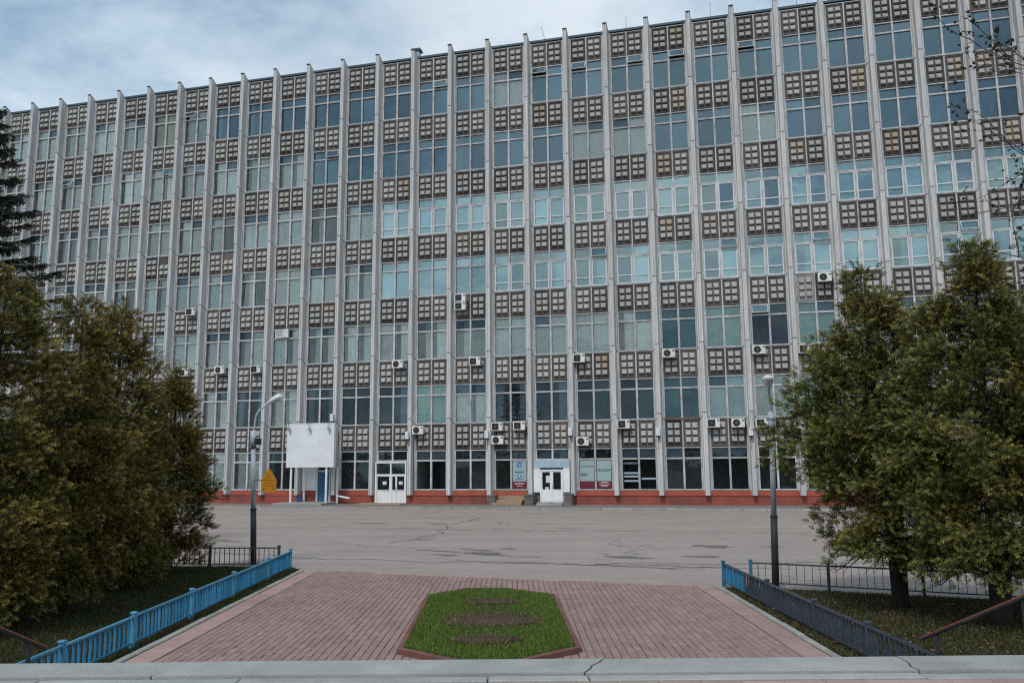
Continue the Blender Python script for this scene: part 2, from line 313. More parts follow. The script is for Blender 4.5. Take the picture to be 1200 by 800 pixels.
def asphalt_mat(name, c, cracks=True):
    m, t, b, o = new_mat(name)
    n1 = noise_node(t, 0.16, 7, 0.65, (1, 3.2, 1)); n2 = noise_node(t, 1.6, 6, 0.7, (0.6, 2.0, 1)); n3 = noise_node(t, 55, 3, 0.8)
    base = ramp(t, n1, [(0.35, g(c, 0.72)), (0.62, g(c, 1.16))])
    base = mixc(t, 0.40, base, ramp(t, n2, [(0.3, g(c, 0.62)), (0.7, g(c, 1.2))]))
    base = mixc(t, 0.40, base, ramp(t, n3, [(0.3, g(c, 0.62)), (0.7, g(c, 1.3))]))
    if cracks:
        n4 = noise_node(t, 0.55, 8, 0.72, (0.42, 2.4, 1))
        f = ramp(t, n4, [(0.62, (0,0,0,1)), (0.72, (0.5,)*3+(1,))])
        base = mixc(t, f, base, (0.055, 0.05, 0.05))
        tcn = N(t, 'ShaderNodeTexCoord'); vo = N(t, 'ShaderNodeTexVoronoi', feature='DISTANCE_TO_EDGE'); vo.inputs['Scale'].default_value = 0.12
        mp = N(t, 'ShaderNodeMapping'); mp.inputs['Scale'].default_value = (0.35, 1.9, 1)
        nn = N(t, 'ShaderNodeTexNoise'); nn.inputs['Scale'].default_value = 0.8; nn.inputs['Detail'].default_value = 5
        t.links.new(tcn.outputs['Object'], nn.inputs['Vector'])
        vm = N(t, 'ShaderNodeVectorMath', operation='SCALE'); vm.inputs['Scale'].default_value = 3.0; t.links.new(nn.outputs['Color'], vm.inputs[0])
        va = N(t, 'ShaderNodeVectorMath', operation='ADD'); t.links.new(tcn.outputs['Object'], va.inputs[0]); t.links.new(vm.outputs[0], va.inputs[1])
        t.links.new(va.outputs[0], mp.inputs['Vector']); t.links.new(mp.outputs[0], vo.inputs['Vector'])
        f2 = ramp(t, vo.outputs['Distance'], [(0.0, (0.6,)*3+(1,)), (0.006, (0,0,0,1))])
        base = mixc(t, f2, base, (0.075, 0.068, 0.065))
    t.links.new(base, b.inputs['Base Color']); b.inputs['Roughness'].default_value = 0.9; b.inputs['Specular IOR Level'].default_value = 0.2
    bp = N(t, 'ShaderNodeBump'); bp.inputs['Strength'].default_value = 0.4; bp.inputs['Distance'].default_value = 0.01
    t.links.new(n3, bp.inputs['Height']); t.links.new(bp.outputs[0], b.inputs['Normal'])
    return m
M['asphalt'] = asphalt_mat('plaza_asphalt', (0.305, 0.266, 0.243))
M['patch'] = surf('worn_asphalt', (0.135, 0.122, 0.115), 0.85, 0.35, 2.5, 30, 0.4, 0.01, rand=0)
M['walk'] = asphalt_mat('pavement_asphalt', (0.195, 0.178, 0.168))
def lawn_mat(name, a, c):
    m, t, b, o = new_mat(name)
    n = noise_node(t, 0.8, 7, 0.7); n2 = noise_node(t, 30, 4, 0.8)
    base = mixc(t, 0.5, ramp(t, n, [(0.35, a+(1,)), (0.65, c+(1,))]), ramp(t, n2, [(0.35, g(a, 0.6)), (0.7, g(c, 1.1))]))
    t.links.new(base, b.inputs['Base Color']); b.inputs['Roughness'].default_value = 1.0; b.inputs['Specular IOR Level'].default_value = 0.05
    bp = N(t, 'ShaderNodeBump'); bp.inputs['Strength'].default_value = 0.8; bp.inputs['Distance'].default_value = 0.04
    t.links.new(n2, bp.inputs['Height']); t.links.new(bp.outputs[0], b.inputs['Normal'])
    return m
M['lawn'] = lawn_mat('lawn_soil', (0.026, 0.032, 0.013), (0.050, 0.042, 0.026))
M['soil'] = lawn_mat('bare_soil', (0.070, 0.050, 0.039), (0.125, 0.092, 0.072))

# ------------------------------------------------------------------ the ground
def road_y(x): return 21.28 - 0.351 * (x + 0.05)           # plaza edge of path and lawns
gm = MB(); gm.ngon_z([(-1800, -1800), (1800, -1800), (1800, 1800), (-1800, 1800)], -0.06)
gm.build('ground', M['lawn'], kind='structure')
am = MB(); am.ngon_z([(-140, road_y(-140)), (140, road_y(140) ), (140, 130), (-140, 130)], 0.0)
am.build('road', M['asphalt'], kind='structure')

def blob(mb, cx, cy, rx, ry, an, z, n_=18):
    ph = rnd.uniform(0, 6); ca_, sa_ = math.cos(an), math.sin(an); pts = []
    for i in range(n_):
        t_ = 2*math.pi*i/n_; k = 1+0.30*math.sin(2*t_+ph)+0.22*math.sin(5*t_+2*ph)+rnd.uniform(-.18, .18)
        x, y = rx*k*math.cos(t_), ry*k*math.sin(t_); pts.append((cx+x*ca_-y*sa_, cy+x*sa_+y*ca_, z))
    c = (cx, cy, z); mb.add(pts+[c], [(i, (i+1) % n_, n_) for i in range(n_)])
ph_ = MB(); AZ = R(-14.3)
for cx, cy, k in ((-1.8, 27.2, 8), (-0.6, 28.4, 3), (-13.2, 33.0, 3), (-5.4, 33.2, 2), (8.0, 29.0, 3), (4.2, 25.8, 2), (2.0, 38.0, 2), (-6.0, 42.0, 2)):
    for i in range(k):
        sz = rnd.uniform(0.12, 0.62)
        blob(ph_, cx+rnd.gauss(0, 1.1), cy+rnd.gauss(0, 0.45), sz*1.6, sz*rnd.uniform(0.25, 0.7), AZ+rnd.gauss(0, .25), 0.004+0.0012*(i % 3))
ph_.build('potholes', M['patch'], kind='stuff')
ck = MB()
def crack(p, an, ln, w_):
    x, y = p; n_ = max(4, int(ln/0.35)); L1, L2 = [], []
    for i in range(n_+1):
        a_ = an + rnd.gauss(0, .35); x += math.cos(a_)*ln/n_; y += math.sin(a_)*ln/n_; ww = w_*rnd.uniform(0.3, 1.2)*(0.4 if i in (0, n_) else 1)
        L1.append((x-math.sin(an)*ww, y+math.cos(an)*ww, 0.0085)); L2.append((x+math.sin(an)*ww, y-math.cos(an)*ww, 0.0085))
    m_ = len(L1); ck.add(L1+L2, [(m_+i, m_+i+1, i+1, i) for i in range(m_-1)])
for i in range(24):
    crack((rnd.uniform(-20, 16), rnd.uniform(24, 50)), AZ + (rnd.gauss(0, .15) if i % 4 else rnd.uniform(-1, 1.4)), rnd.uniform(1.5, 7), rnd.uniform(0.010, 0.03))
crack((-5.0, 31.0), R(75), 16, 0.035); crack((-17, 29.5), AZ, 30, 0.03); crack((-15, 40.5), AZ, 32, 0.035); crack((2.0, 24.6), AZ, 12, 0.035); crack((-2.5, 26.0), AZ, 9, 0.05)
ck.build('road_cracks', M['patch'], kind='stuff')

# ------------------------------------------------------------------ the office building
YA = R(-14.305); DB, X0 = 57.10, -38.686
ca, sa = math.cos(YA), math.sin(YA)
def bw(b, off=0.0, z=0.0):
    """world place of bay coordinate b, off metres in front of the facade plane"""
    lx, ly = X0 + 3*b, DB - off
    return (ca*lx - sa*ly, sa*lx + ca*ly, z)
B0, B1 = -8, 20
ZT, PF, HP = 34.343, 4.7533, 1.883
bld = empty('office_building', bw(8), YA)
tag(bld, 'long grey concrete office block with tall vertical fins and studded dark panels', 'office building')
def LX(b): return 3.0*(b-8)
# plinth, floors, rear walls and roof
pm = MB()
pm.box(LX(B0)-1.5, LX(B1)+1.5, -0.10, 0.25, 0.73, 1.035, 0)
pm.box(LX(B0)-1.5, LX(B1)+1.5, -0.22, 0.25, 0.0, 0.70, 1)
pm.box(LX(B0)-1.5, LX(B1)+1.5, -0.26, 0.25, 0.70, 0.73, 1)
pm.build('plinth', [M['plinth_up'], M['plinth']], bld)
im = MB()
for j in range(8):
    z = ZT - 0.9 - j*PF if j < 7 else 0.75
    im.box(LX(B0)-1.3, LX(B1)+1.3, 0.26, 6.0, z-0.25, z+0.1)
im.box(LX(B0)-1.3, LX(B1)+1.3, 6.0, 6.2, 0, ZT)
for b in range(B0, B1+2):
    if (b*7) % 3 != 1 or b in (B0, B1+1): im.box(LX(b)-1.58, LX(b)-1.42, 0.3, 6.0, 0.85, ZT-1)
im.build('interior', M['inside'], bld)
rm = MB()
rm.box(LX(B0)-1.7, LX(B0)-1.5, 0.0, 16, 0, ZT+0.1); rm.box(LX(B1)+1.5, LX(B1)+1.7, 0.0, 16, 0, ZT+0.1)
rm.box(LX(B0)-1.7, LX(B1)+1.7, 16, 16.2, 0, ZT+0.1)
rm.build('rear_wall', M['rear'], bld)
rf = MB(); rf.box(LX(B0)-1.7, LX(B1)+1.7, -0.10, 16.3, ZT+0.102, ZT+0.26); rf.build('roof', M['roof'], bld)

# fins: segments with slanting joints
prof = [(-0.27, 0.22), (-0.27, -0.07), (-0.19, -0.10), (-0.145, -0.58), (-0.115, -0.62), (-0.045, -0.62), (-0.03, -0.585), (0.03, -0.585), (0.045, -0.62), (0.115, -0.62), (0.145, -0.58), (0.19, -0.10), (0.27, -0.07), (0.27, 0.22)]
def fin_mesh(z0, z1, s0, s1, name):
    mb = MB(); n = len(prof)
    v = [(x, y, z0 + (s0 * (-y) if s0 else 0)) for x, y in prof] + [(x, y, z1 + s1 * (-y)) for x, y in prof]
    f = [tuple(range(n))[::-1], tuple(range(n, 2*n))] + [(i, (i+1) % n, n+(i+1) % n, n+i) for i in range(n)]
    return mb.add(v, f).mesh(name, M['fin'])
SL = 0.62
f_top = fin_mesh(-PF + 0.035, 0.16, SL, SL, 'fin_segment_top'); f_mid = fin_mesh(-PF + 0.035, -0.035, SL, SL, 'fin_segment'); f_bot = fin_mesh(-ZT + 6*PF + 0.74, -0.035, 0, SL, 'fin_segment_foot')
capm = MB(); capm.add([(-0.16,-0.66,0.595),(0.16,-0.66,0.595),(0.20,0.05,0.155),(-0.20,0.05,0.155),(-0.16,-0.66,0.63),(0.16,-0.66,0.63),(0.20,0.05,0.19),(-0.20,0.05,0.19)], [(0,3,2,1),(4,5,6,7),(0,1,5,4),(1,2,6,5),(2,3,7,6),(3,0,4,7)])
cap_me = capm.mesh('fin_cap', M['roof'])
for b in range(B0, B1+2):
    fin = empty('fin', (LX(b)-1.5, 0, 0), 0, bld)
    link('fin_cap', cap_me, fin, (0, 0, ZT))
    for j in range(7):
        o = link('fin_segment', f_top if j == 0 else f_bot if j == 6 else f_mid, fin, (rnd.uniform(-.006, .006), rnd.uniform(-.008, .008), ZT - j*PF))

# spandrels: a mullion with rails, two studded panels
def boss_block(mb, tan, cx, missing=()):
    for r_ in range(3):
        for c_ in range(2):
            if (r_, c_) in missing: continue
            x0 = cx + (c_-1)*0.45 + 0.035; x1 = x0 + 0.38
            zt = -0.25 - r_*0.47; zb = zt - 0.375
            v = [(x0, -0.005, zb), (x1, -0.005, zb), (x1, -0.005, zt), (x0, -0.005, zt),
                 (x0+0.04, -0.165, zb+0.035), (x1-0.04, -0.165, zb+0.035), (x1-0.05, -0.085, zt-0.06), (x0+0.05, -0.085, zt-0.06)]
            mb.add(v, [(4,5,6,7), (0,1,5,4), (1,2,6,5), (2,3,7,6), (3,0,4,7)], 2 if tan and rnd.random() < tan else 1)
def panel_mesh(name, tan=0.0, base='panel', missing=()):
    mb = MB(); x = 0.535
    mb.box(-x, x, 0.0, 0.20, -HP+0.05, -0.05, 0)
    # raised border
    mb.box(-x, x, -0.035, -0.001, -0.13, -0.05, 0); mb.box(-x, x, -0.035, -0.001, -HP+0.05, -HP+0.13, 0)
    mb.box(-x, -x+0.05, -0.033, -0.001, -HP+0.131, -0.131, 0); mb.box(x-0.05, x, -0.033, -0.001, -HP+0.131, -0.131, 0)
    boss_block(mb, tan, 0.0, missing)
    return mb.mesh(name, [M[base], M['boss'], M['boss_tan']])
pmesh = {'n': panel_mesh('panel'), 't': panel_mesh('panel_stained', 0.9), 'h': panel_mesh('panel_part_stained', 0.4), 'p': panel_mesh('panel_pale', 0, 'panel_pale'), 'm': panel_mesh('panel_chipped', 0.1, 'panel', ((0, 0), (0, 1)))}
sm_ = MB(); sm_.box(-0.045, 0.045, -0.07, 0.18, -HP+0.0, -0.0); sm_.box(-1.22, -0.046, -0.06, 0.18, -0.045, 0.0); sm_.box(0.046, 1.22, -0.06, 0.18, -0.045, 0.0)
sm_.box(-1.22, -1.15, -0.05, 0.18, -HP, -0.046); sm_.box(1.15, 1.22, -0.05, 0.18, -HP, -0.046)
sp_me = sm_.mesh('spandrel', M['frame'])
special = {(16,1,1):'t',(12,1,1):'t',(12,2,0):'t',(17,2,0):'t',(17,2,1):'h',(18,1,1):'h',(19,1,0):'h',(19,2,1):'t',(15,4,0):'p',(10,5,1):'h',(9,1,0):'h',(0,3,1):'m',(-2,3,1):'m',(13,3,0):'h',(8,5,0):'n',(7,3,0):'h',(12,3,0):'h'}
for b in range(B0, B1+1):
    for j in range(7):
        s = link('spandrel', sp_me, bld, (LX(b), 0, ZT - j*PF))
        for k in (0, 1):
            kind = special.get((b, j, k), 'h' if rnd.random() < 0.012 else 'n')
            link('panel', pmesh[kind], s, ((-0.6, 0.6)[k], rnd.uniform(-.008, .008), 0))

# windows
WH = PF - HP
def win_mesh(pvc):
    mb = MB()
    mb.box(-1.22, 1.22, -0.06, 0.16, -0.07, -0.003); mb.box(-1.22, 1.22, -0.10, 0.16, -WH+0.003, -WH+0.09)
    mb.box(-1.22, -1.12, -0.04, 0.15, -WH+0.091, -0.071); mb.box(1.12, 1.22, -0.04, 0.15, -WH+0.091, -0.071)
    mb.box(-0.065, 0.065, -0.055, 0.15, -WH+0.091, -0.071)
    for a, c in ((-1.119, -0.066), (0.066, 1.119)):
        mb.box(a, c, -0.05, 0.14, -0.80, -0.69)
        if pvc:
            z0, z1 = -WH+0.092, -0.803; zm = z0 + 0.56
            mb.box(a, a+0.075, -0.03, 0.10, z0, z1, 1); mb.box(c-0.075, c, -0.03, 0.10, z0, z1, 1)
            mb.box(a+0.076, c-0.076, -0.03, 0.10, z1-0.07, z1, 1); mb.box(a+0.076, c-0.076, -0.03, 0.10, z0, z0+0.06, 1); mb.box(a+0.076, c-0.076, -0.033, 0.10, zm, zm+0.075, 1)
    return mb.mesh('window', [M['frame'], M['pvc']])
wm_n, wm_p = win_mesh(False), win_mesh(True)
def quad_pane(w, h, mat, name):
    return MB().box(-w/2, w/2, -0.004, 0.004, -h/2, h/2).mesh(name, M[mat]) if False else MB().add([(-w/2,0,-h/2),(w/2,0,-h/2),(w/2,0,h/2),(-w/2,0,h/2)], [(0,1,2,3)]).mesh(name, M[mat])
pane_me = {}
for k in ('glass', 'glass_blue', 'glass_cyan', 'glass_dark'):
    pane_me[k, 0] = quad_pane(1.07, 0.64, k, 'pane'); pane_me[k, 1] = quad_pane(1.07, 2.00, k, 'pane')
sash = MB(); w, h = 0.53, 0.31
for a in ((-w, w, -0.03, 0.03, h-0.05, h), (-w, w, -0.03, 0.03, -h, -h+0.05), (-w, -w+0.05, -0.028, 0.028, -h+0.051, h-0.051), (w-0.05, w, -0.028, 0.028, -h+0.051, h-0.051)): sash.box(*a)
sash.add([(-w,0,-h),(w,0,-h),(w,0,h),(-w,0,h)], [(0,1,2,3)], 1)
sash_me = sash.mesh('open_sash', [M['frame'], M['glass_blue']])
def curtain_mesh(mat, x0, x1, z0, z1, amp, seed, gather=0.0):
    r_ = random.Random(seed); mb = MB(); n = max(6, int((x1-x0)/0.05)); v = []
    ph = r_.uniform(0, 6); fr = r_.uniform(16, 26)
    for i in range(n+1):
        t = i/n; x = x0 + (x1-x0)*t
        y = amp*math.sin(ph + fr*x + 0.8*math.sin(5*x+ph)) + amp*0.5*math.sin(11*x)
        for z in (z0, (z0+z1)/2, z1):
            xx = x + gather*(x0-x)*(1 if z == z0 else 0.6 if z != z1 else 0)
            v.append((xx, y*(1.25 if z == z0 else 1), z))
    f = []
    for i in range(n):
        for k in (0, 1): f.append((i*3+k, (i+1)*3+k, (i+1)*3+k+1, i*3+k+1))
    return mb.add(v, f).mesh('curtain', M[mat], smooth=True)
CM = {}
def curtain(mat, x0, x1, z0=-WH+0.1, z1=-0.08, amp=0.03, v=0, gather=0.0):
    k = (mat, x0, x1, z0, z1, amp, v, gather)
    if k not in CM: CM[k] = curtain_mesh(mat, x0, x1, z0, z1, amp, hash((x0, x1, v)) % 1000, gather)
    return CM[k]
ROWS = [ # bays -8 .. 20
 'ggggggygBBbbbbbBkmbbbeBbbbbbb',
 'gGggggGgggGBbbbBbbkkbbwxbbbbb',
 'gggGggggGggGgccccccccccccccCc',
 'GgGGgGGwwGggGqqqcccCcCCCCCCcC',
 'gGgGwwwwggGGGGGGkkkgutdtggggg',
 'gGGgGGGGGDGDdDtGDDdduvkkggggg',
 'gGggggggggDodDodDDhoposssdddd']
def add_window(b, j, code):
    zb = ZT - j*PF - HP
    pvc = code in 'cC' 
    wo = link('window', wm_p if pvc else wm_n, bld, (LX(b), 0, zb))
    gl = {'b':'glass_blue','B':'glass_blue','m':'glass_blue','e':'glass_blue','x':'glass_blue','c':'glass_cyan','C':'glass_cyan','q':'glass_cyan','d':'glass_dark','D':'glass_dark','u':'glass_dark'}.get(code, 'glass')
    if code in 'ohps': gl = 'glass_dark'
    for k in (0, 1):
        cx = (-0.592, 0.592)[k]
        for u in (0, 1):
            if u == 1 and code in 'o': continue
            if (b, j, k, u) in OPEN:
                a = R(OPEN[(b, j, k, u)]); hh = 0.31
                link('open_sash', sash_me, wo, (cx, -0.06 - hh*math.sin(a), -0.38 + hh*(1-math.cos(a))), (-a, 0, 0)); continue
            z = -0.38 if u == 0 else -1.79
            g_ = gl
            if u == 0 and gl == 'glass' and rnd.random() < 0.3: g_ = 'glass_dark'
            link('pane', pane_me[g_, u], wo, (cx, 0.055, z), (rnd.gauss(0, R(0.5)), 0, rnd.gauss(0, R(0.6))))
    v = rnd.randrange(4); c = None; cy = 0.15
    L, Rr = -1.15, 1.15
    def put(mat, x0, x1, **kw): link('curtain', curtain(mat, x0, x1, v=v, **kw), wo, (0, cy, 0))
    low = -WH+0.1
    if code == 'g':
        put('curtain_g', L + (0.25, 0, 0.4, 0)[v], Rr)
    elif code == 'G':
        put('curtain_g', L + 0.3*rnd.randrange(3), 0.1); 
        if v != 1: put('curtain_g', 0.35 + 0.15*(v == 2), Rr)
    elif code == 'w': cy = 0.16; put('curtain_w', L + (0, 0.3, 0.2, 0)[v], Rr, amp=0.012)
    elif code == 'x': cy = 0.16; put('curtain_w', L, -0.03, amp=0.012)
    elif code == 'k': cy = 0.2; put('curtain_k', L, Rr, amp=0.01)
    elif code == 'v': cy = 0.18; put('curtain_c', L, Rr, amp=0.008)
    elif code == 'y': put('curtain_y', L + 0.1, Rr)
    elif code == 't': put('curtain_t', L, Rr)
    elif code == 'u': put('curtain_t', L, Rr, z0=low, amp=0.02)
    elif code == 'B':
        if v % 2: put('curtain_g', 0.3, Rr)
        else: put('curtain_g', L, -0.65)
    elif code == 'm': cy = 0.16; put('curtain_t', 0.04, Rr, amp=0.01, z0=low+0.25)
    elif code == 'e': cy = 0.16; put('curtain_t', L, -0.03, amp=0.01)
    elif code == 'C': cy = 0.22; put('curtain_c', (L, 0.0, L, -0.5)[v], Rr)
    elif code == 'q': cy = 0.22; put('curtain_c', L, Rr, amp=0.015)
    elif code == 'c':
        if v != 3: cy = 0.22; put('curtain_c', (L, L, 0.4)[v], (Rr, 0.2, Rr)[v], amp=0.01)
    elif code == 'D':
        if v == 0: put('curtain_g', L, -0.45, gather=0.3); put('curtain_g', 0.65, Rr)
        elif v == 1: put('curtain_g', 0.12, Rr)
        elif v == 2: put('curtain_t', L, -0.75)
        else: put('curtain_g', 0.5, Rr)
    return wo
OPEN = {(9,0,0,0):28,(10,0,0,0):22,(11,0,1,0):20,(12,0,1,0):26,(14,0,0,0):24,(-1,0,0,0):32,(-1,1,1,0):14,(6,0,1,0):16,(3,1,1,0):18,(-2,1,1,0):16,(13,3,1,0):12,(10,3,1,0):10,(15,3,1,0):22,(18,3,1,0):22,(14,4,0,0):24,(-5,1,0,0):20}
for j, row in enumerate(ROWS):
    for i, code in enumerate(row[:B1-B0+1]):
        add_window(B0+i, j, code)

q = MB(); q.box(-1.2, 1.2, -0.16, -0.101, -WH+0.02, -WH+0.085); q.build('rusty_sill', M['rust_rail'], bld, (LX(12), 0, ZT-5*PF-HP))
# ---- stores behind the ground floor glass: posters and signs stay with their windows
def text(name, body, size, mat, parent, loc, ext=0.002, shear=0.0):
    cu = bpy.data.curves.new(name, 'FONT'); cu.body = body; cu.size = size; cu.align_x = 'CENTER'; cu.align_y = 'CENTER'; cu.extrude = ext; cu.shear = shear
    cu.materials.append(M[mat]); t_ = link('lettering_tmp', cu); bpy.context.view_layer.update()
    me = bpy.data.meshes.new_from_object(t_.evaluated_get(bpy.context.evaluated_depsgraph_get())); bpy.data.objects.remove(t_)
    if not me.materials: me.materials.append(M[mat])
    return link(name, me, parent, loc, (R(90), 0, 0))
def disc(mb, cx, cz, r, y0, y1, m=0, n=28):
    mb.prism([(cx + r*math.cos(2*math.pi*i/n), cz + r*math.sin(2*math.pi*i/n)) for i in range(n)], 'y', y0, y1, m)
ZG = ZT - 6*PF - HP       # head of the ground-floor windows
def poster(b, k, split):
    x = LX(b) + (-0.592, 0.592)[k]
    p = MB(); p.box(-0.49, 0.49, 0.0, 0.012, split, -0.82, 0); p.box(-0.49, 0.49, 0.0, 0.012, -WH+0.14, split-0.002, 1)
    return p.build('poster', [M['poster'], M['crimson']], bld, (x, -0.012, ZG))
def faint_lines(par, zs, ws, y=-0.004, mat='print_white', h=0.03):
    q = MB()
    for z, w_ in zip(zs, ws): q.box(-w_/2, w_/2, y, -0.0005, z-h/2, z+h/2)
    q.build('print', M[mat], par)
ph = poster(8, 1, -2.25)
lg = MB(); disc(lg, 0, -1.10, 0.19, -0.004, -0.0005); lg.build('logo', M['hpblue'], ph)
text('lettering', 'hp', 0.30, 'print_white', ph, (0, -0.006, -1.09), 0.001, 0.35)
faint_lines(ph, (-1.60,), (0.62,), mat='ink', h=0.05)
l2 = MB(); disc(l2, 0, -1.89, 0.145, -0.004, -0.0005); l2.build('emblem', M['hpblue'], ph)
l3 = MB(); l3.box(-0.08, 0.08, -0.007, -0.0042, -1.95, -1.86); l3.add([(-0.08,-0.007,-1.859),(0.08,-0.007,-1.859),(0,-0.007,-1.80)], [(0,1,2)]); l3.build('emblem', M['print_white'], ph)
faint_lines(ph, (-2.10,), (0.58,), mat='hpblue', h=0.03)
faint_lines(ph, (-2.36, -2.46, -2.60), (0.8, 0.62, 0.36))
p1 = poster(10, 0, -2.25)
text('lettering', 'COPYLINE', 0.185, 'ink', p1, (0, -0.004, -1.25))
rb = MB(); rb.box(-0.42, 0.02, -0.004, -0.0005, -1.86, -1.72); rb.build('label', M['ink'], p1)
text('lettering', 'RICOH', 0.12, 'print_white', p1, (-0.2, -0.006, -1.79), 0.001)
faint_lines(p1, (-1.79,), (0.0,), mat='ink')
p2 = poster(10, 1, -2.25)
text('lettering', 'RICOH', 0.28, 'ink', p2, (0, -0.004, -1.52), 0.003)
faint_lines(p2, (-2.33, -2.42, -2.52, -2.61), (0.45, 0.76, 0.6, 0.42))
bx = MB(); bx.box(-0.45, 0.45, 0, 0.35, 0, 0.42); cb_ = bx.build('box_stack', M['cardboard'], bld, (LX(10)-0.55, 0.35, ZG+PF-WH+0.1))
# teal shelf bands seen in the shop window of the next bay
for z_, x_, w_ in ((-1.05, -0.6, 1.0), (-1.72, -0.6, 1.0), (-1.95, -0.6, 1.0), (-2.25, -0.6, 1.0), (-2.1, 0.6, 1.0)):
    s = MB(); s.box(-w_/2, w_/2, 0, 0.3, -0.06, 0.06); s.build('shelf', M['banner_blue'], bld, (LX(11)+x_, 0.3, ZG+z_))

# ---- entrances
def framed(mb, x0, x1, z0, z1, y0, y1, w_, m=0):
    mb.box(x0, x0+w_, y0, y1, z0, z1, m); mb.box(x1-w_, x1, y0, y1, z0, z1, m)
    mb.box(x0+w_+.001, x1-w_-.001, y0, y1, z1-w_, z1, m); mb.box(x0+w_+.001, x1-w_-.001, y0, y1, z0, z0+w_, m)
# wide white entrance (bay 5)
e5 = empty('entrance', (LX(5), -0.25, 0), 0, bld)
fm = MB(); framed(fm, -1.22, 1.22, 0.06, 3.13, -0.14, 0.1, 0.10); fm.box(-0.05, 0.05, -0.13, 0.1, 0.17, 3.02); fm.box(-1.11, -0.051, -0.12, 0.1, 2.14, 2.24); fm.box(0.051, 1.11, -0.12, 0.1, 2.14, 2.24)
fm.build('door_frame', M['white'], e5)
for x0, x1 in ((-1.11, -0.055), (0.055, 0.42), (0.43, 1.11)):
    d = MB(); framed(d, x0, x1, 0.17, 2.13, -0.10, 0.0, 0.06); d.box(x0+.061, x1-.061, -0.07, -0.02, 0.231, 1.02); d.box(x0+.061, x1-.061, -0.09, 0.0, 1.021, 1.10)
    dd = d.build('door', M['white'], e5)
    for z0, z1 in ((1.10, 2.07),):
        q = MB().add([(x0+.06, -0.03, z0), (x1-.06, -0.03, z0), (x1-.06, -0.03, z1), (x0+.06, -0.03, z1)], [(0,1,2,3)]); q.build('pane', M['glass_dark'], e5)
for x0, x1 in ((-1.11, -0.055), (0.055, 1.11)):
    q = MB().add([(x0, -0.03, 2.25), (x1, -0.03, 2.25), (x1, -0.03, 3.02), (x0, -0.03, 3.02)], [(0,1,2,3)]); q.build('pane', M['glass_dark'], e5)
for x in (-0.5, 0.76):
    q = MB(); q.box(x-0.15, x+0.15, -0.045, -0.035, 1.48, 1.72); q.build('notice', M['print_white'], e5)
hd = MB(); hd.tube([(0.40, -0.13, 0.95), (0.40, -0.17, 1.0), (0.40, -0.17, 1.25), (0.40, -0.13, 1.3)], 0.012, 6); hd.build('handle', M['steel'], e5)
# white entrance with side panels and a pale banner (bay 9)
e9 = empty('entrance', (LX(9), -0.12, 0), 0, bld)
q = MB(); q.box(-1.28, 1.28, -0.36, 0.05, 2.62, 3.17); q.build('banner', M['banner_blue'], e9)
for s_ in (-1, 1):
    q = MB(); q.box(min(s_*0.83, s_*1.27), max(s_*0.83, s_*1.27), -0.40, 0.0, 0.95, 2.60); q.build('side_panel', M['white'], e9)
    q = MB(); q.box(min(s_*0.83, s_*1.25), max(s_*0.83, s_*1.25), -0.2, 0.0, 0.0, 0.948); q.build('side_recess', M['block'], e9)
fm = MB(); framed(fm, -0.82, 0.82, 0.30, 2.50, -0.42, -0.2, 0.09); fm.box(-0.04, 0.04, -0.41, -0.2, 0.40, 2.40); fm.build('door_frame', M['white'], e9)
for x0, x1 in ((-0.725, -0.045), (0.045, 0.725)):
    d = MB(); framed(d, x0, x1, 0.40, 2.40, -0.40, -0.32, 0.07); d.box(x0+.071, x1-.071, -0.38, -0.33, 0.471, 1.06); d.box(x0+.071, x1-.071, -0.39, -0.32, 1.061, 1.14); d.build('door', M['white'], e9)
    MB().add([(x0+.07, -0.35, 1.14), (x1-.07, -0.35, 1.14), (x1-.07, -0.35, 2.33), (x0+.07, -0.35, 2.33)], [(0,1,2,3)]).build('pane', M['glass_dark'], e9)
for x0, x1, z0, z1 in ((-0.40, -0.12, 1.60, 2.08), (-0.46, -0.22, 1.15, 1.30)):
    q = MB(); q.box(x0, x1, -0.366, -0.356, z0, z1); q.build('notice', M['print_white'], e9)
hd = MB(); hd.tube([(0.08, -0.40, 1.2), (0.08, -0.45, 1.22), (0.08, -0.45, 1.45), (0.08, -0.40, 1.47)], 0.012, 6); hd.build('handle', M['steel'], e9)
# blocked entrance beside it: tan wall under the window of bay 8
q = MB(); q.box(-1.12, 1.12, -0.30, -0.261, 0.30, 0.72); q.build('tan_infill', M['tan'], bld, (LX(8), 0, 0))
# recessed white wall with blue door behind the billboard (bay 3)
e3 = empty('entrance', (LX(3), -0.1, 0), 0, bld)
q = MB(); q.box(-1.20, -0.02, -0.08, 0.05, 1.06, 2.86); q.build('white_panel', M['white'], e3)
fm = MB(); fm.box(0.02, 0.16, -0.26, 0.05, 0.05, 2.86); fm.box(1.08, 1.2, -0.26, 0.05, 0.05, 2.86); fm.box(0.161, 1.079, -0.26, 0.05, 2.42, 2.56); fm.build('door_frame', M['fin'], e3)
q = MB(); q.box(0.165, 0.62, -0.22, -0.14, 0.1, 2.41); q.box(0.63, 1.075, -0.22, -0.14, 0.1, 2.41); q.box(0.22, 0.56, -0.235, -0.221, 1.3, 2.2); q.box(0.69, 1.02, -0.235, -0.221, 1.3, 2.2); q.build('door', M['blue_door'], e3)
q = MB(); q.box(0.165, 1.075, -0.1, 0.04, 2.57, 2.85); q.build('transom', M['black'], e3)

# ------------------------------------------------------------------ things at the foot of the building
def at_b(name, b, off, z, label, cat, group=None):
    return tag(empty(name, bw(b, off, z), YA), label, cat, group)
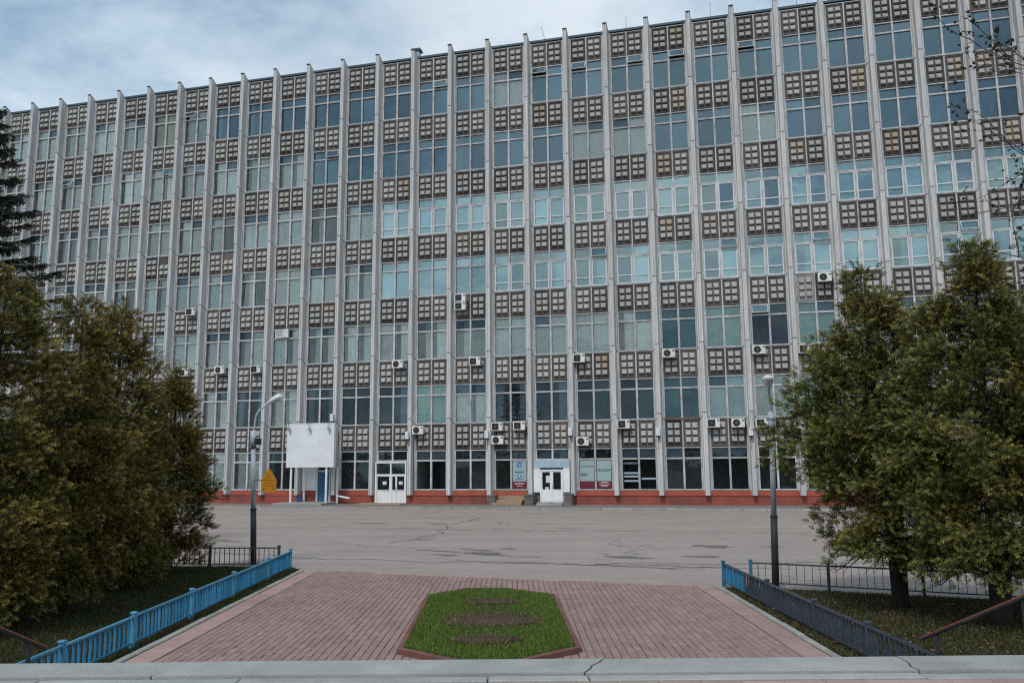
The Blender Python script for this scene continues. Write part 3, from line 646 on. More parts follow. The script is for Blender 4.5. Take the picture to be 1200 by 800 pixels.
# pavement strip and its low kerb
wk = MB(); wk.box(LX(B0)-60, LX(B1)+60, -4.3, -0.262, -0.05, 0.10, 0); wkb = wk.build('pavement', M['walk'], None, bw(8), (0, 0, YA), 'structure')
kb_me = MB().cbox(-0.985, 0.985, -0.08, 0.08, -0.04, 0.115, 0.02).mesh('kerbstone', M['kerb'])
for i in range(-22, 28):
    link('kerbstone', kb_me, wkb, (i*2.0, -4.385, rnd.uniform(-.012, .004)), (0, 0, R(rnd.uniform(-.5, .5))))
# billboard
bb = at_b('blank_billboard', 3.12, 1.9, 0.1, 'blank white billboard on posts with three small spotlights above a blue door', 'billboard')
pb = MB(); pb.box(-1.86, 1.86, -0.14, 0.14, 2.72, 5.84); pb.build('panel', M['board'], bb)
fr_ = MB(); framed(fr_, -1.90, 1.90, 2.68, 5.88, -0.16, 0.16, 0.035); fr_.build('panel_frame', M['white'], bb)
for x, y in ((-1.55, 0.0), (1.28, 0.0), (-1.2, 1.35), (1.5, 1.35)):
    q = MB(); q.tube([(x, y, 0.0), (x, y, 2.68)], 0.085, 10); q.build('post', M['white'], bb)
for x in (-1.75, -0.1, 1.45):
    q = MB(); q.tube([(x, 0.1, 5.88), (x, -0.05, 6.0), (x+0.05, -0.35, 5.95), (x+0.08, -0.42, 5.6)], 0.022, 6); a_ = q.build('lamp_arm', M['steel'], bb)
    q = MB(); q.tube([(x+0.08, -0.42, 5.62), (x+0.08, -0.36, 5.50), (x+0.08, -0.30, 5.42)], [0.05, 0.11, 0.13], 10); q.build('spotlight', M['pole'], a_)
st = MB(); st.cbox(-2.0, 1.85, -0.75, 2.0, 0.0, 0.16, 0.03); o = st.build('entrance_slab', M['kerb'], None, bw(3.0, 2.3, 0.10), (0, 0, YA)); tag(o, 'pale chipped concrete slab under the white billboard', 'slab')
bn = at_b('bin', 2.68, 1.0, 0.1, 'small blue bin beside the left post of the billboard', 'bin')
q = MB(); q.tube([(0, 0, 0), (0, 0, 0.5)], [0.17, 0.21], 12); q.build('body', M['blue_bin'], bn)
q = MB(); q.tube([(0, 0, 0.5), (0, 0, 0.54)], [0.225, 0.225], 12); q.build('rim', M['blue_bin'], bn)
# drain pipe lying by the plinth
q = MB(); q.tube([(-0.55, -0.2, 0.75), (-0.2, -0.55, 0.66), (0.5, -0.62, 0.55), (0.75, -0.62, 0.52)], 0.075, 8); o = q.build('drain_pipe', M['white'], None, bw(3.72, 0.0, 0.0), (0, 0, YA)); tag(o, 'short white drain pipe running along the red plinth beside the billboard', 'pipe')
# steps
s5 = at_b('entrance_step', 5.0, 1.15, 0.1, 'low brown doorstep in front of the wide white entrance', 'step')
q = MB(); q.cbox(-2.0, 1.35, -0.6, 0.8, 0, 0.09, 0.02); q.build('tread', M['tan'], s5)
s8 = at_b('blocked_steps', 8.0, 0.6, 0.1, 'tan steps that lead to a walled-up doorway below the teal poster', 'steps')
for k in range(2):
    q = MB(); q.cbox(-1.05, 1.05, -0.95+0.35*k, 0.33, 0.17*k, 0.17*(k+1), 0.02); q.build('tread', M['tan'], s8)
s9 = at_b('entrance_steps', 9.0, 0.85, 0.1, 'grey concrete steps up to the white double door under a pale blue banner', 'steps')
for k in range(2):
    q = MB(); q.cbox(-0.9, 0.9, -0.75+0.33*k, 0.45, 0.10*k, 0.10*(k+1), 0.015); q.build('tread', M['kerb'], s9)
for b_, w_, h_, lab in ((7.63, 0.55, 0.68, 'rough grey stone block left of the tan blocked steps'), (8.52, 0.62, 0.74, 'rough dark stone block between the two flights of entrance steps'), (9.42, 0.56, 0.78, 'tall dark stone block right of the white double door steps')):
    q = MB(); q.cbox(-w_/2, w_/2, -0.35, 0.55, 0, h_-0.08, 0.03); q.cbox(-w_/2-0.04, w_/2+0.04, -0.39, 0.55, h_-0.079, h_, 0.02)
    o = q.build('stone_block', M['block'], None, bw(b_, 1.05, 0.1), (0, 0, YA)); tag(o, lab, 'stone block', 'stone blocks beside the entrance steps')

# air conditioners
acb = MB(); acb.cbox(-0.42, 0.42, -0.16, 0.16, 0.0, 0.58, 0.02); ac_body = acb.mesh('casing', M['ac'])
acg = MB(); disc(acg, -0.10, 0.29, 0.235, -0.175, -0.161, 0)
ac_fan = acg.mesh('fan_grille', M['black'])
ach = MB(); disc(ach, -0.10, 0.29, 0.06, -0.185, -0.176, 0, 12)
for a in range(8):
    t_ = a*math.pi/4; ach.tube([(-0.10+0.06*math.cos(t_), -0.181, 0.29+0.06*math.sin(t_)), (-0.10+0.23*math.cos(t_), -0.181, 0.29+0.23*math.sin(t_))], 0.006, 4)
ac_hub = ach.mesh('grille_hub', M['steel'])
acq = MB(); acq.box(-0.35, 0.13, -0.175, -0.161, 0.06, 0.52); ac_sq = acq.mesh('fan_grille', M['black'])
acl = MB()
for x in (-0.3, 0.3): acl.box(x-0.02, x+0.02, -0.18, 0.36, -0.045, -0.002); acl.box(x-0.02, x+0.02, 0.30, 0.36, -0.4, -0.046)
ac_br = acl.mesh('bracket', M['steel'])
ach2 = MB(); ach2.tube([(0.42, 0.0, 0.2), (0.52, 0.02, 0.12), (0.54, 0.1, -0.15), (0.50, 0.3, -0.45)], 0.022, 6); ac_hose = ach2.mesh('hose', M['cable'])
acv = MB(); acv.box(0.26, 0.40, -0.166, -0.161, 0.40, 0.50); ac_badge = acv.mesh('badge', M['steel'])
ACS = [(-0.91,10.0,'white air conditioner half hidden behind the top of the shortest left thuja',0),(0.17,10.1,'white air conditioner with dark fan on the fin right of the left thujas',0),(1.23,10.05,'white air conditioner just above and left of the left street lamp head',1),
 (5.16,10.0,'white air conditioner two bays above and left of the teal curtained window',0),(7.15,9.97,'white air conditioner with square grille just above and right of the teal curtained window',1),(9.69,9.9,'white air conditioner above the window that holds a cardboard box',1),
 (11.76,10.0,'white round-fan air conditioner above the window with the rusty sill',0),(13.73,10.0,'white air conditioner directly above the right street lamp head',0),(14.7,9.93,'white air conditioner at the left edge of the right thuja',1),(15.69,9.86,'white air conditioner seen through the right thuja branches',0),
 (6.78,14.72,'upper of two white air conditioners stacked at mid facade',1),(6.78,14.1,'lower of two white air conditioners stacked at mid facade',1),(-0.79,14.9,'lone white air conditioner high at the left above the shortest thuja',1),(15.2,14.64,'white air conditioner beside the pale repaired panel above the right thuja',0),
 (5.71,5.1,'white air conditioner beside the fin right of the wide white entrance',0),(7.7,5.24,'upper left white air conditioner of three above the poster window',1),(8.24,5.27,'right-hand white air conditioner of three above the poster window',1),(7.71,4.3,'lowest white air conditioner of three above the poster window',0),
 (9.74,4.12,'white air conditioner low on the fin between the white double door and the lettered posters',0),(10.69,5.24,'white air conditioner above and right of the lettered posters',1),(12.68,5.2,'square-grilled white air conditioner left of its round-fan neighbour below the pale blue blind',1),(13.21,5.18,'round-fan white air conditioner below the pale blue blind',0),(13.72,5.15,'white air conditioner behind the right street lamp pole',1)]
for b_, z_, lab, sq in ACS:
    a_ = at_b('air_conditioner', b_, 0.42, z_, lab, 'air conditioner', 'air conditioners on the facade')
    link('casing', ac_body, a_); link('fan_grille', ac_sq if sq else ac_fan, a_); link('grille_hub', ac_hub, a_); link('bracket', ac_br, a_); link('badge', ac_badge, a_); link('hose', ac_hose, a_)
wa = at_b('window_ventilator', 1.9, 0.14, 12.75, 'pale boxed window ventilator set into a transom light left of the middle', 'ventilator')
q = MB(); framed(q, -0.55, 0.55, 0, 0.66, -0.12, 0.1, 0.07); q.build('frame', M['ac'], wa)
q = MB(); q.box(-0.479, 0.12, -0.08, 0.05, 0.071, 0.589); q.build('panel', M['pole'], wa); q = MB(); q.box(0.121, 0.479, -0.14, 0.05, 0.071, 0.589); q.build('cover', M['ac'], wa)
# floodlights on the fins
fl_b = MB(); fl_b.cbox(-0.13, 0.13, -0.12, 0.12, 0, 0.55, 0.02); fl_b = fl_b.mesh('housing', M['lamp_white'])
fl_l = MB(); fl_l.box(-0.15, 0.15, -0.14, 0.14, -0.09, -0.002); fl_l = fl_l.mesh('lamp', M['black'])
fl_c = MB(); fl_c.tube([(0, 0.1, -0.08), (0.03, 0.13, -0.4), (-0.02, 0.13, -0.9)], 0.015, 5); fl_c = fl_c.mesh('cable', M['cable'])
for b_, z_, lab in ((3.47,6.15,'small floodlight on the fin at the top right corner of the billboard'),(5.47,4.75,'small floodlight on the fin right of the wide white entrance'),(7.47,4.72,'small floodlight on the fin left of the three clustered air conditioners'),(9.47,4.8,'small floodlight on the fin above the white double door right edge'),(11.47,4.7,'small floodlight on the fin right of the shop window with pale shelves'),(13.47,4.6,'small floodlight on the fin left of the right street lamp pole')):
    a_ = at_b('floodlight', b_, 0.75, z_, lab, 'floodlight', 'floodlights on the fins')
    link('housing', fl_b, a_); link('lamp', fl_l, a_); link('cable', fl_c, a_)
# roof vent and aerials
rv_ = at_b('roof_vent', 5.45, -0.6, ZT+0.26, 'small grey roof vent with a flat cap above the parapet', 'vent')
q = MB(); q.box(-0.24, 0.24, -0.24, 0.24, 0, 0.78); q.build('shaft', M['pole'], rv_); q = MB(); q.box(-0.38, 0.38, -0.36, 0.36, 0.781, 0.93); q.build('cap', M['roof'], rv_)
for b_, h_, ln, lab in ((8.95,1.3,-0.3,'thin leaning aerial on the roof edge above the left open sash'),(11.0,1.1,0.0,'thin straight roof rod above the middle right parapet'),(13.02,1.3,0.05,'thin roof rod near the highest right third of the roof'),(15.0,1.6,0.1,'first thin rod of three at the top right roof edge'),(15.25,1.5,0.12,'middle thin rod of three at the top right roof edge'),(15.48,1.5,0.0,'last thin rod of three at the top right roof edge')):
    q = MB(); q.tube([(0, 0, 0), (ln, 0, h_)], 0.025, 5); o = q.build('roof_rod', M['pole'], None, bw(b_, -0.3, ZT+0.26), (0, 0, YA)); tag(o, lab, 'aerial', 'thin rods on the roof edge')
# loose cables down two fins
for b_, lab in ((3.5, 'black cable hanging down the fin right of the billboard'), (5.5, 'black cable hanging down the fin right of the wide entrance')):
    q = MB(); q.tube([(0.2, 0.0, 0.9), (0.22, -0.02, 2.2), (0.19, 0, 3.6), (0.21, 0.0, 5.4), (0.0, -0.4, 5.75)], 0.02, 5); o = q.build('cable', M['cable'], None, bw(b_, 0.2, 0), (0, 0, YA)); tag(o, lab, 'cable')

# ------------------------------------------------------------------ brick path, bed and lawns
XL, XR, Y0P = -5.70, 4.62, 9.96
pth = MB(); pth.add([(XL-0.14, Y0P, 0.012), (XR+0.14, Y0P, 0.012), (XR+0.14, road_y(XR+0.14), 0.012), (XL-0.14, road_y(XL-0.14), 0.012)], [(0,1,2,3)])
path = pth.build('brick_path', M['joint'], kind='structure')
BED = [(-0.64, 12.50), (-0.10, 12.50), (1.06, 13.55), (0.94, 18.82), (-0.15, 19.83), (-1.13, 19.86), (-1.95, 18.92), (-1.85, 13.52)]
BED = [(x*0.957, y*0.957) for x, y in BED]
def inside(p, poly):
    c = False; n = len(poly)
    for i in range(n):
        a, b = poly[i], poly[(i+1) % n]
        if (a[1] > p[1]) != (b[1] > p[1]) and p[0] < (b[0]-a[0])*(p[1]-a[1])/(b[1]-a[1]) + a[0]: c = not c
    return c
def inset(poly, d):
    n = len(poly); res = []
    for i in range(n):
        p0, p1, p2 = Vector(poly[i-1]), Vector(poly[i]), Vector(poly[(i+1) % n])
        n1 = Vector((-(p1-p0).y, (p1-p0).x)).normalized(); n2 = Vector((-(p2-p1).y, (p2-p1).x)).normalized()
        k = (n1+n2).normalized(); res.append(tuple(p1 + k*(d/max(0.3, k.dot(n1)))))
    return res
BED_IN = inset(BED, 0.10); BED_HID = inset(BED, 0.14)
BL_, BWd, GAP, GY = 0.255, 0.124, 0.0065, 0.016
bx0, bx1 = XL + 0.42, XR - 0.42
ncol = int((bx1-bx0)/BWd)
brick_me = [MB().cbox(-BWd/2+GAP/2+e, BWd/2-GAP/2, -BL_/2+GY/2, BL_/2-GY/2-e, -0.012, 0.034, 0.007).mesh('brick', M['brick']) for e in (0.0, 0.003, 0.006)]
field = MB(); nb = 0
for c in range(ncol):
    x = bx0 + (c+0.5)*(bx1-bx0)/ncol
    y = Y0P + 0.12 + (0.5*BL_ if c % 2 else 0) + rnd.uniform(-.05, .05)
    while y < road_y(x) - 0.16:
        if not inside((x, y), BED_HID):
            z = 0.012 + rnd.uniform(-.004, .004)
            if 12.62 < y < 13.55 and nb < 300:
                link('brick', brick_me[rnd.randrange(3)], path, (x, y, z), (R(rnd.gauss(0, .5)), R(rnd.gauss(0, .5)), R(rnd.gauss(0, .7)))); nb += 1
            else:
                ex = rnd.uniform(0, .005)
                field.cbox(x-BWd/2+GAP/2+ex, x+BWd/2-GAP/2, y-BL_/2+GY/2, y+BL_/2-GY/2-ex, z-0.012, z+0.034, 0.007)
        y += BL_
field.build('brick_field', M['brick_f'], path, kind='stuff')
# border slabs and kerb strips
for s_, xa in ((-1, XL+0.01), (1, XR-0.40)):
    y = Y0P + 0.05; k = 0
    while True:
        ln = 1.48; x_mid = xa + 0.2; yend = min(y+ln, road_y(x_mid)-0.05)
        if yend - y < 0.2: break
        q = MB(); q.cbox(0, 0.39, 0, yend-y-0.014, 0, 0.045, 0.008); q.build('border_slab', M['slab'], path, (xa, y, 0.008+rnd.uniform(-.006, .006)), (0, 0, R(rnd.uniform(-.25, .25))))
        y += ln
    y = Y0P + 0.05; xk = XL - 0.125 if s_ < 0 else XR + 0.005
    while y < road_y(xk) - 0.3:
        ln = min(1.0, road_y(xk)-y-0.03)
        q = MB(); q.cbox(0, 0.12, 0, ln-0.012, 0, 0.075, 0.012); q.build('kerbstone', M['kerb'], path, (xk, y, 0.0+rnd.uniform(-.01, .006)), (0, 0, R(rnd.uniform(-.4, .4))))
        y += 1.0
# flush kerb along the road edge
x = XL - 0.1
while x < XR + 0.1:
    ln = min(1.0, XR+0.14-x); a_ = math.atan(-0.351)
    q = MB(); q.cbox(0.006, ln/math.cos(a_)-0.006, -0.13, -0.01, 0, 0.045, 0.008); q.build('edging', M['slab'], path, (x, road_y(x), 0.004+rnd.uniform(-.004, .004)), (0, 0, a_))
    x += 1.0

# planting bed
bed = tag(empty('planting_bed', (-0.45, 15.5, 0)), 'long eight-sided grass bed with red curb in the brick path', 'planting bed')
def P2(p): return (p[0]+0.45, p[1]-15.5)
n = len(BED)
for i in range(n):
    a, b = Vector(BED[i]), Vector(BED[(i+1) % n]); L_ = (b-a).length; k = max(1, round(L_/1.0)); d = (b-a).normalized(); an = math.atan2(d.y, d.x)
    for q_ in range(k):
        p = a + d*(L_*q_/k); ln = L_/k
        m_ = MB(); m_.cbox(0.004, ln-0.004, 0.0, 0.085, 0.0, 0.135, 0.015); l_ = P2(p)
        m_.build('curb_stone', M['bed_curb'], bed, (l_[0], l_[1], rnd.uniform(-.008, .006)), (0, R(rnd.uniform(-.3, .3)), an + R(rnd.uniform(-.4, .4))))
bs = MB(); ring = inset(BED, 0.09); nr = len(ring); cxy = (-0.45, 15.5)
v = []; f = []; K = 6
for k in range(K):
    t_ = k/(K-1)
    for p in ring: v.append((P2(p)[0]*(1-t_*0.98), P2(p)[1]*(1-t_*0.98), 0.10+0.05*math.sin(t_*1.57)))
for k in range(K-1):
    for i in range(nr): f.append((k*nr+i, k*nr+(i+1) % nr, (k+1)*nr+(i+1) % nr, (k+1)*nr+i))
f.append(tuple(range((K-1)*nr, K*nr)))
bs.add(v, f).build('soil', M['lawn'], bed, smooth=True)
PATCH = [(-0.44, 16.95, 0.46, 0.34), (-0.38, 15.04, 0.78, 0.55), (-0.43, 13.35, 0.46, 0.26)]   # bare spots
for px, py, ra, rb_ in PATCH:
    mb = MB(); K, S = 9, 44; v = []; f = []
    for k in range(K):
        t_ = (k+1)/K
        for i in range(S):
            a = 2*math.pi*i/S; w_ = t_*(1+0.12*math.sin(3*a+px*9)+0.08*math.sin(7*a))
            v.append((ra*w_*math.cos(a), rb_*w_*math.sin(a), 0.05*math.cos(t_*1.5)+0.03*rnd.random()))
    v.append((0, 0, 0.055)); c_ = len(v)-1
    for i in range(S): f.append((c_, i, (i+1) % S))
    for k in range(K-1):
        for i in range(S): f.append((k*S+i, (k+1)*S+i, (k+1)*S+(i+1) % S, k*S+(i+1) % S))
    l_ = P2((px, py)); mb.add(v, f).build('bare_soil', M['soil'], bed, (l_[0], l_[1], 0.135), smooth=True)

# lawns
fa_ = -0.30
def far_l(x): return 24.13 + (-0.10)*(x+6.6)      # far edge of the left lawn
def far_r(x): return 19.45 - 0.43*(x-5.2)
LL = [(-40, 2), (-5.84, 2), (-5.84, 23.2), (-6.3, 23.95), (-16, far_l(-16)-0.1), (-40, far_l(-40)-0.1)]
LR = [(4.77, 2), (40, 2), (40, far_r(40)), (10, far_r(10)-0.0), (5.1, far_r(5.1)), (4.77, 19.3)]
MB().ngon_z(LL, 0.03).build('lawn_left', M['lawn'], kind='structure')
MB().ngon_z(LR, 0.03).build('lawn_right', M['lawn'], kind='structure')
def grass(name, pts, hgt, cols, wid=0.012, lean=0.6, kind_par=None, z0=0.03, origin=(0, 0, 0)):
    n_ = len(pts); pts = np.asarray(pts)
    h_ = hgt*(0.5+rng.random(n_)); az = rng.random(n_)*2*np.pi; la = rng.random(n_)*2*np.pi; lk = lean*rng.random(n_)
    base = np.stack([pts[:, 0], pts[:, 1], pts[:, 2] if pts.shape[1] > 2 else np.full(n_, z0)], 1)
    dx = np.stack([np.cos(az), np.sin(az), np.zeros(n_)], 1)*wid*(0.6+0.8*rng.random(n_))[:, None]
    tip = base + np.stack([np.cos(la)*lk*h_, np.sin(la)*lk*h_, h_], 1)
    V = np.stack([base-dx, base+dx, tip], 1) - np.array(origin)
    cols = np.asarray(cols); ci = cols[rng.integers(0, len(cols), n_)]*(0.7+0.6*rng.random(n_))[:, None]
    return tri_mesh(name, V, M['blade'], ci)
GREEN = [(0.10, 0.185, 0.028), (0.13, 0.215, 0.038), (0.075, 0.145, 0.025), (0.20, 0.20, 0.07)]
LAWNG = [(0.040, 0.068, 0.016), (0.055, 0.070, 0.022), (0.032, 0.050, 0.014)]
DRY = [(0.25, 0.20, 0.13), (0.15, 0.115, 0.07), (0.09, 0.08, 0.035)]
pts = []
while len(pts) < 60000:
    x = rng.uniform(-1.9, 1.05); y = rng.uniform(11.9, 19.1)
    if not inside((x, y), BED_IN): continue
    d = min(((x-px)/ra)**2 + ((y-py)/rb_)**2 for px, py, ra, rb_ in PATCH)
    if d < 1.3 and rng.random() < (0.55 if d < 0.6 else 0.3): continue
    pts.append((x+0.45, y-15.5, 0.11))
g_o = link('grass', grass('grass', pts, 0.055, GREEN, 0.009, 0.9), bed, kind='stuff')
pts = []
for px, py, ra, rb_ in PATCH:
    for _ in range(3200):
        a = rng.random()*6.283; r_ = math.sqrt(rng.random())*1.15
        if r_ < 0.55 and rng.random() < 0.45: continue
        pts.append((px+ra*r_*math.cos(a)+0.45, py+rb_*r_*math.sin(a)-15.5, 0.14))
link('dead_grass', grass('dead_grass', pts, 0.05, DRY, 0.012, 1.6), bed, kind='stuff')
def scatter(poly, x0, x1, y0, y1, n_, dens=None):
    res = []
    while len(res) < n_:
        x = rng.uniform(x0, x1); y = y1 - (y1-y0)*math.sqrt(rng.random()) if False else rng.uniform(y0, y1)
        if inside((x, y), poly) and (dens is None or rng.random() < dens(x, y)): res.append((x, y))
    return res
# worn and shaded under the trees, fuller towards the far edge
dl = lambda x, y: 1.0 if y > 20.3 or x > -6.35 else 0.55
link('grass', tag(link('grass_tmp', grass('grass', scatter(LL, -15, -5.84, 10, 24.6, 90000, dl), 0.055, LAWNG+DRY[2:]*2, 0.010, 0.9), kind='stuff'), kind='stuff').data, kind='stuff')
bpy.data.objects.remove(bpy.data.objects['grass_tmp'])
link('grass', grass('grass', scatter(LR, 4.77, 14, 10, 19.6, 70000, lambda x, y: 1.0 if x < 5.1 or y > 17.6 else 0.6), 0.048, LAWNG+DRY[1:]*2, 0.010, 0.9), kind='stuff')
# fallen leaves on the right lawn and along the kerb
lv = []
for (x, y) in scatter(LR, 4.8, 11, 11, 18.5, 700, lambda x, y: 1.0 if x > 6 or x < 5 else 0.3):
    a = rng.random()*6.28; s_ = 0.03*(0.6+rng.random()); c_, d_ = math.cos(a)*s_, math.sin(a)*s_; z = 0.05+0.05*rng.random()
    lv.append([(x-c_, y-d_, z), (x+d_*.5, y-c_*.5, z+0.01), (x+c_, y+d_, z+0.01), (x-d_*.5, y+c_*.5, z)])
V = np.array(lv); link('fallen_leaves', tri_mesh('fallen_leaves', V, M['leaf'], np.array([(0.19, 0.13, 0.08)])*(0.5+rng.random((len(V), 1)))), kind='stuff')

# ------------------------------------------------------------------ fences
post_me = {}
def fence(name, a, b, post_ts, mats, label, bar_gap, bar_w, hgt=0.60, cat='fence', bar_mat=None, d0=0.0):
    a, b = Vector(a), Vector(b); L_ = (b-a).length; an = math.atan2((b-a).y, (b-a).x)
    fo = tag(empty(name, (a.x, a.y, 0.03), an), label, cat)
    pm_, rm_, bm_ = mats
    key = (pm_, hgt)
    if key not in post_me:
        q = MB(); q.cbox(-0.033, 0.033, -0.033, 0.033, -0.05, hgt+0.03, 0.004); q.cbox(-0.046, 0.046, -0.046, 0.046, hgt+0.031, hgt+0.062, 0.012)
        post_me[key] = q.mesh('post', M[pm_])
    for i, t_ in enumerate(post_ts):
        pmesh_ = post_me[key]
        if bar_mat and bar_mat(t_) != bm_:
            k2 = (bar_mat(t_), hgt)
            if k2 not in post_me:
                pmesh_ = pmesh_.copy(); pmesh_.materials[0] = M[k2[0]]; post_me[k2] = pmesh_
            pmesh_ = post_me[k2]
        link('post', pmesh_, fo, (t_, 0, 0), (R(rnd.gauss(0, .6)), R(rnd.gauss(0, .6)), 0))
    br = {}
    ts = sorted(post_ts)
    for s_, e_ in zip(ts[:-1], ts[1:]):
        q = MB(); q.box(s_+0.042, e_-0.042, -0.022, 0.022, hgt-0.03, hgt); q.build('top_rail', M[rm_], fo, (0, 0, rnd.uniform(-.006, .004)))
        q = MB(); q.box(s_+0.042, e_-0.042, -0.015, 0.015, 0.075, 0.10); q.build('bottom_rail', M[bm_], fo)
        k = max(1, round((e_-s_)/bar_gap))
        for i in range(1, k):
            t_ = s_ + (e_-s_)*i/k; mm = bar_mat(t_) if bar_mat else bm_
            if mm not in br: br[mm] = MB().box(-0.006, 0.006, -bar_w/2, bar_w/2, 0.101, hgt-0.031).mesh('baluster', M[mm])
            link('baluster', br[mm], fo, (t_, 0, 0), (R(rnd.gauss(0, .5)), R(rnd.gauss(0, .4)), R(rnd.gauss(0, 3))))
    return fo
fence('path_fence', (-5.97, 9.3), (-6.20, 23.55), [0.1, 2.1, 4.25, 6.76, 9.24, 12.0, 14.2], ('fence_lblue', 'fence_lblue', 'fence_blue'), 'bright blue metal fence along the left side of the brick path', 0.15, 0.04, 0.505)
fence('path_fence', (5.12, 9.3), (4.90, 19.90), [0.1, 2.98, 4.95, 7.36, 10.55], ('fence_dark', 'fence_dark', 'fence_dark'), 'slate grey metal fence along the right side of the brick path', 0.145, 0.04, 0.505, bar_mat=lambda t_: 'fence_blue' if t_ > 8.9 else 'fence_dark')
fence('lawn_fence', (-6.36, 23.95), (-17.5, 25.1), [0.3, 2.35, 4.6, 6.85, 9.1, 11.15], ('fence_dark', 'fence_dark', 'fence_dark'), 'dark low fence along the plaza behind the left thujas', 0.15, 0.03, 0.55)
fence('lawn_fence', (5.02, 19.98), (15.0, 14.9), [0.55, 2.25, 4.15, 6.1, 8.1, 10.1], ('fence_dark', 'fence_dark', 'fence_dark'), 'dark low fence with thin bars along the plaza behind the right trees', 0.165, 0.018, 0.54, bar_mat=lambda t_: 'fence_blue' if t_ < 0.6 and abs(t_-0.55) < 0.01 else 'fence_dark')

# ------------------------------------------------------------------ street lamps
def street_lamp(base, top, zb, zs, arm, headdir, label, base_r=0.088, box_z=None, hk=1.0):
    o = tag(empty('street_lamp', (base[0], base[1], 0)), label, 'street lamp', 'street lamps beside the brick path')
    dx, dy = top[0]-base[0], top[1]-base[1]
    def P(z): return Vector((dx*z/zs, dy*z/zs, z))
    q = MB(); q.tube([P(0.0), P(zb*0.5), P(zb)], [base_r, base_r*0.98, base_r*0.95], 14); q.build('base', M['pole_base'], o, smooth=True)
    q = MB(); q.tube([P(zb+0.001), P(zs)], [base_r*0.80, base_r*0.72], 14); q.build('pole', M['pole'], o, smooth=True)
    q = MB(); q.tube([P(zs-0.5), P(zs)], base_r*0.98, 14); q.build('sleeve', M['pole'], o, smooth=True)
    q = MB(); pts = [P(zs-0.05)] + [P(zs) + Vector(a) for a in arm]; q.tube(pts, 0.03, 8); q.build('arm', M['pole'], o, smooth=True)
    e = pts[-1]; d = Vector(headdir).normalized(); s = Vector((0, 0, 1)).cross(d).normalized(); u = d.cross(s)
    hb = MB(); prof_ = [(-0.08, 0.032, 0.035), (0.0, 0.045, 0.05), (0.08, 0.085, 0.08), (0.18, 0.13, 0.12), (0.32, 0.16, 0.135), (0.42, 0.15, 0.12), (0.48, 0.08, 0.06)]
    S = 12; v = []; f = []
    for t_, w_, h_ in prof_:
        w_ *= hk; h_ *= hk
        for i in range(S):
            a = 2*math.pi*i/S; yy = math.sin(a)*h_*(1.0 if math.sin(a) > 0 else 0.55)
            v.append(e + d*t_ + s*(math.cos(a)*w_) + u*yy)
    for k in range(len(prof_)-1):
        for i in range(S): f.append((k*S+i, k*S+(i+1) % S, (k+1)*S+(i+1) % S, (k+1)*S+i))
    f += [tuple(range(S))[::-1], tuple(range((len(prof_)-1)*S, len(prof_)*S))]
    head = hb.add(v, f).build('lamp_head', M['lamp_white'], o, smooth=True)
    db = MB(); v = []; f = []
    for t_, w_, h_ in ((0.17, 0.06, 0.05), (0.27, 0.10, 0.085), (0.38, 0.09, 0.075), (0.44, 0.05, 0.05)):
        for i in range(S):
            a = 2*math.pi*i/S; v.append(e + d*t_ + s*(math.cos(a)*w_) + u*(-abs(math.sin(a))*h_ - 0.012 if math.sin(a) < 0 else -0.012))
    for k in range(3):
        for i in range(S): f.append((k*S+i, k*S+(i+1) % S, (k+1)*S+(i+1) % S, (k+1)*S+i))
    db.add(v, f).build('diffuser', M['lamp_glass'], head, smooth=True)
    for z_ in (zs-0.5, zb):
        q = MB(); q.tube([P(z_-0.03), P(z_+0.03)], base_r*1.06, 14); q.build('collar', M['pole_base'], o)
    if box_z:
        q = MB(); p = P(box_z); q.box(p.x+0.07, p.x+0.22, p.y-0.08, p.y+0.08, p.z-0.1, p.z+0.1); q.build('junction_box', M['black'], o)
    return o
street_lamp((-7.69, 25.0), (-7.84, 25.0), 1.60, 3.93, [(0.02, 0, 0.05), (0.06, 0, 0.45), (0.14, 0, 0.60), (0.42, 0, 0.82)], (0.78, -0.05, 0.38), 'grey street lamp with black base and its head tilted right, beside the left fence', box_z=3.6)
street_lamp((5.97, 19.4), (6.08, 19.4), 1.62, 4.03, [(0.0, 0, 0.05), (-0.01, -0.02, 0.28), (-0.05, -0.06, 0.48), (-0.06, -0.14, 0.56)], (-0.30, -0.85, 0.42), 'grey street lamp with black base behind the right slate fence', 0.082, hk=0.80)
# orange sign on the left lamp
sg = tag(empty('orange_sign', (-7.28, 24.86, 2.10)), 'orange house-shaped sign board hanging from the left street lamp pole', 'sign')
q = MB(); q.prism([(-0.22, 0), (0.22, 0), (0.23, 0.36), (0.02, 0.69), (-0.02, 0.69), (-0.23, 0.36)], 'y', -0.015, 0.015); q.build('board', M['orange'], sg)
q = MB(); q.box(-0.46, -0.23, -0.005, 0.02, 0.335, 0.36); q.box(-0.46, -0.22, -0.005, 0.02, 0.02, 0.04); q.build('bracket', M['steel'], sg)
q = MB()
q.box(-0.215, 0.215, -0.019, -0.0155, 0.355, 0.366)
for i, (x_, z_, w_, h_) in enumerate(((-0.03, 0.50, 0.05, 0.02), (0.02, 0.53, 0.02, 0.05), (-0.06, 0.43, 0.07, 0.018), (0.05, 0.45, 0.05, 0.018), (-0.12, 0.25, 0.05, 0.03), (0.0, 0.28, 0.07, 0.022), (0.1, 0.25, 0.05, 0.022), (-0.06, 0.19, 0.12, 0.018), (0.1, 0.18, 0.06, 0.02), (-0.13, 0.08, 0.06, 0.04), (0.13, 0.1, 0.05, 0.03))):
    q.box(x_-w_/2, x_+w_/2, -0.019, -0.0155, z_-h_/2, z_+h_/2)
q.build('marking', M['sign_mark'], sg)

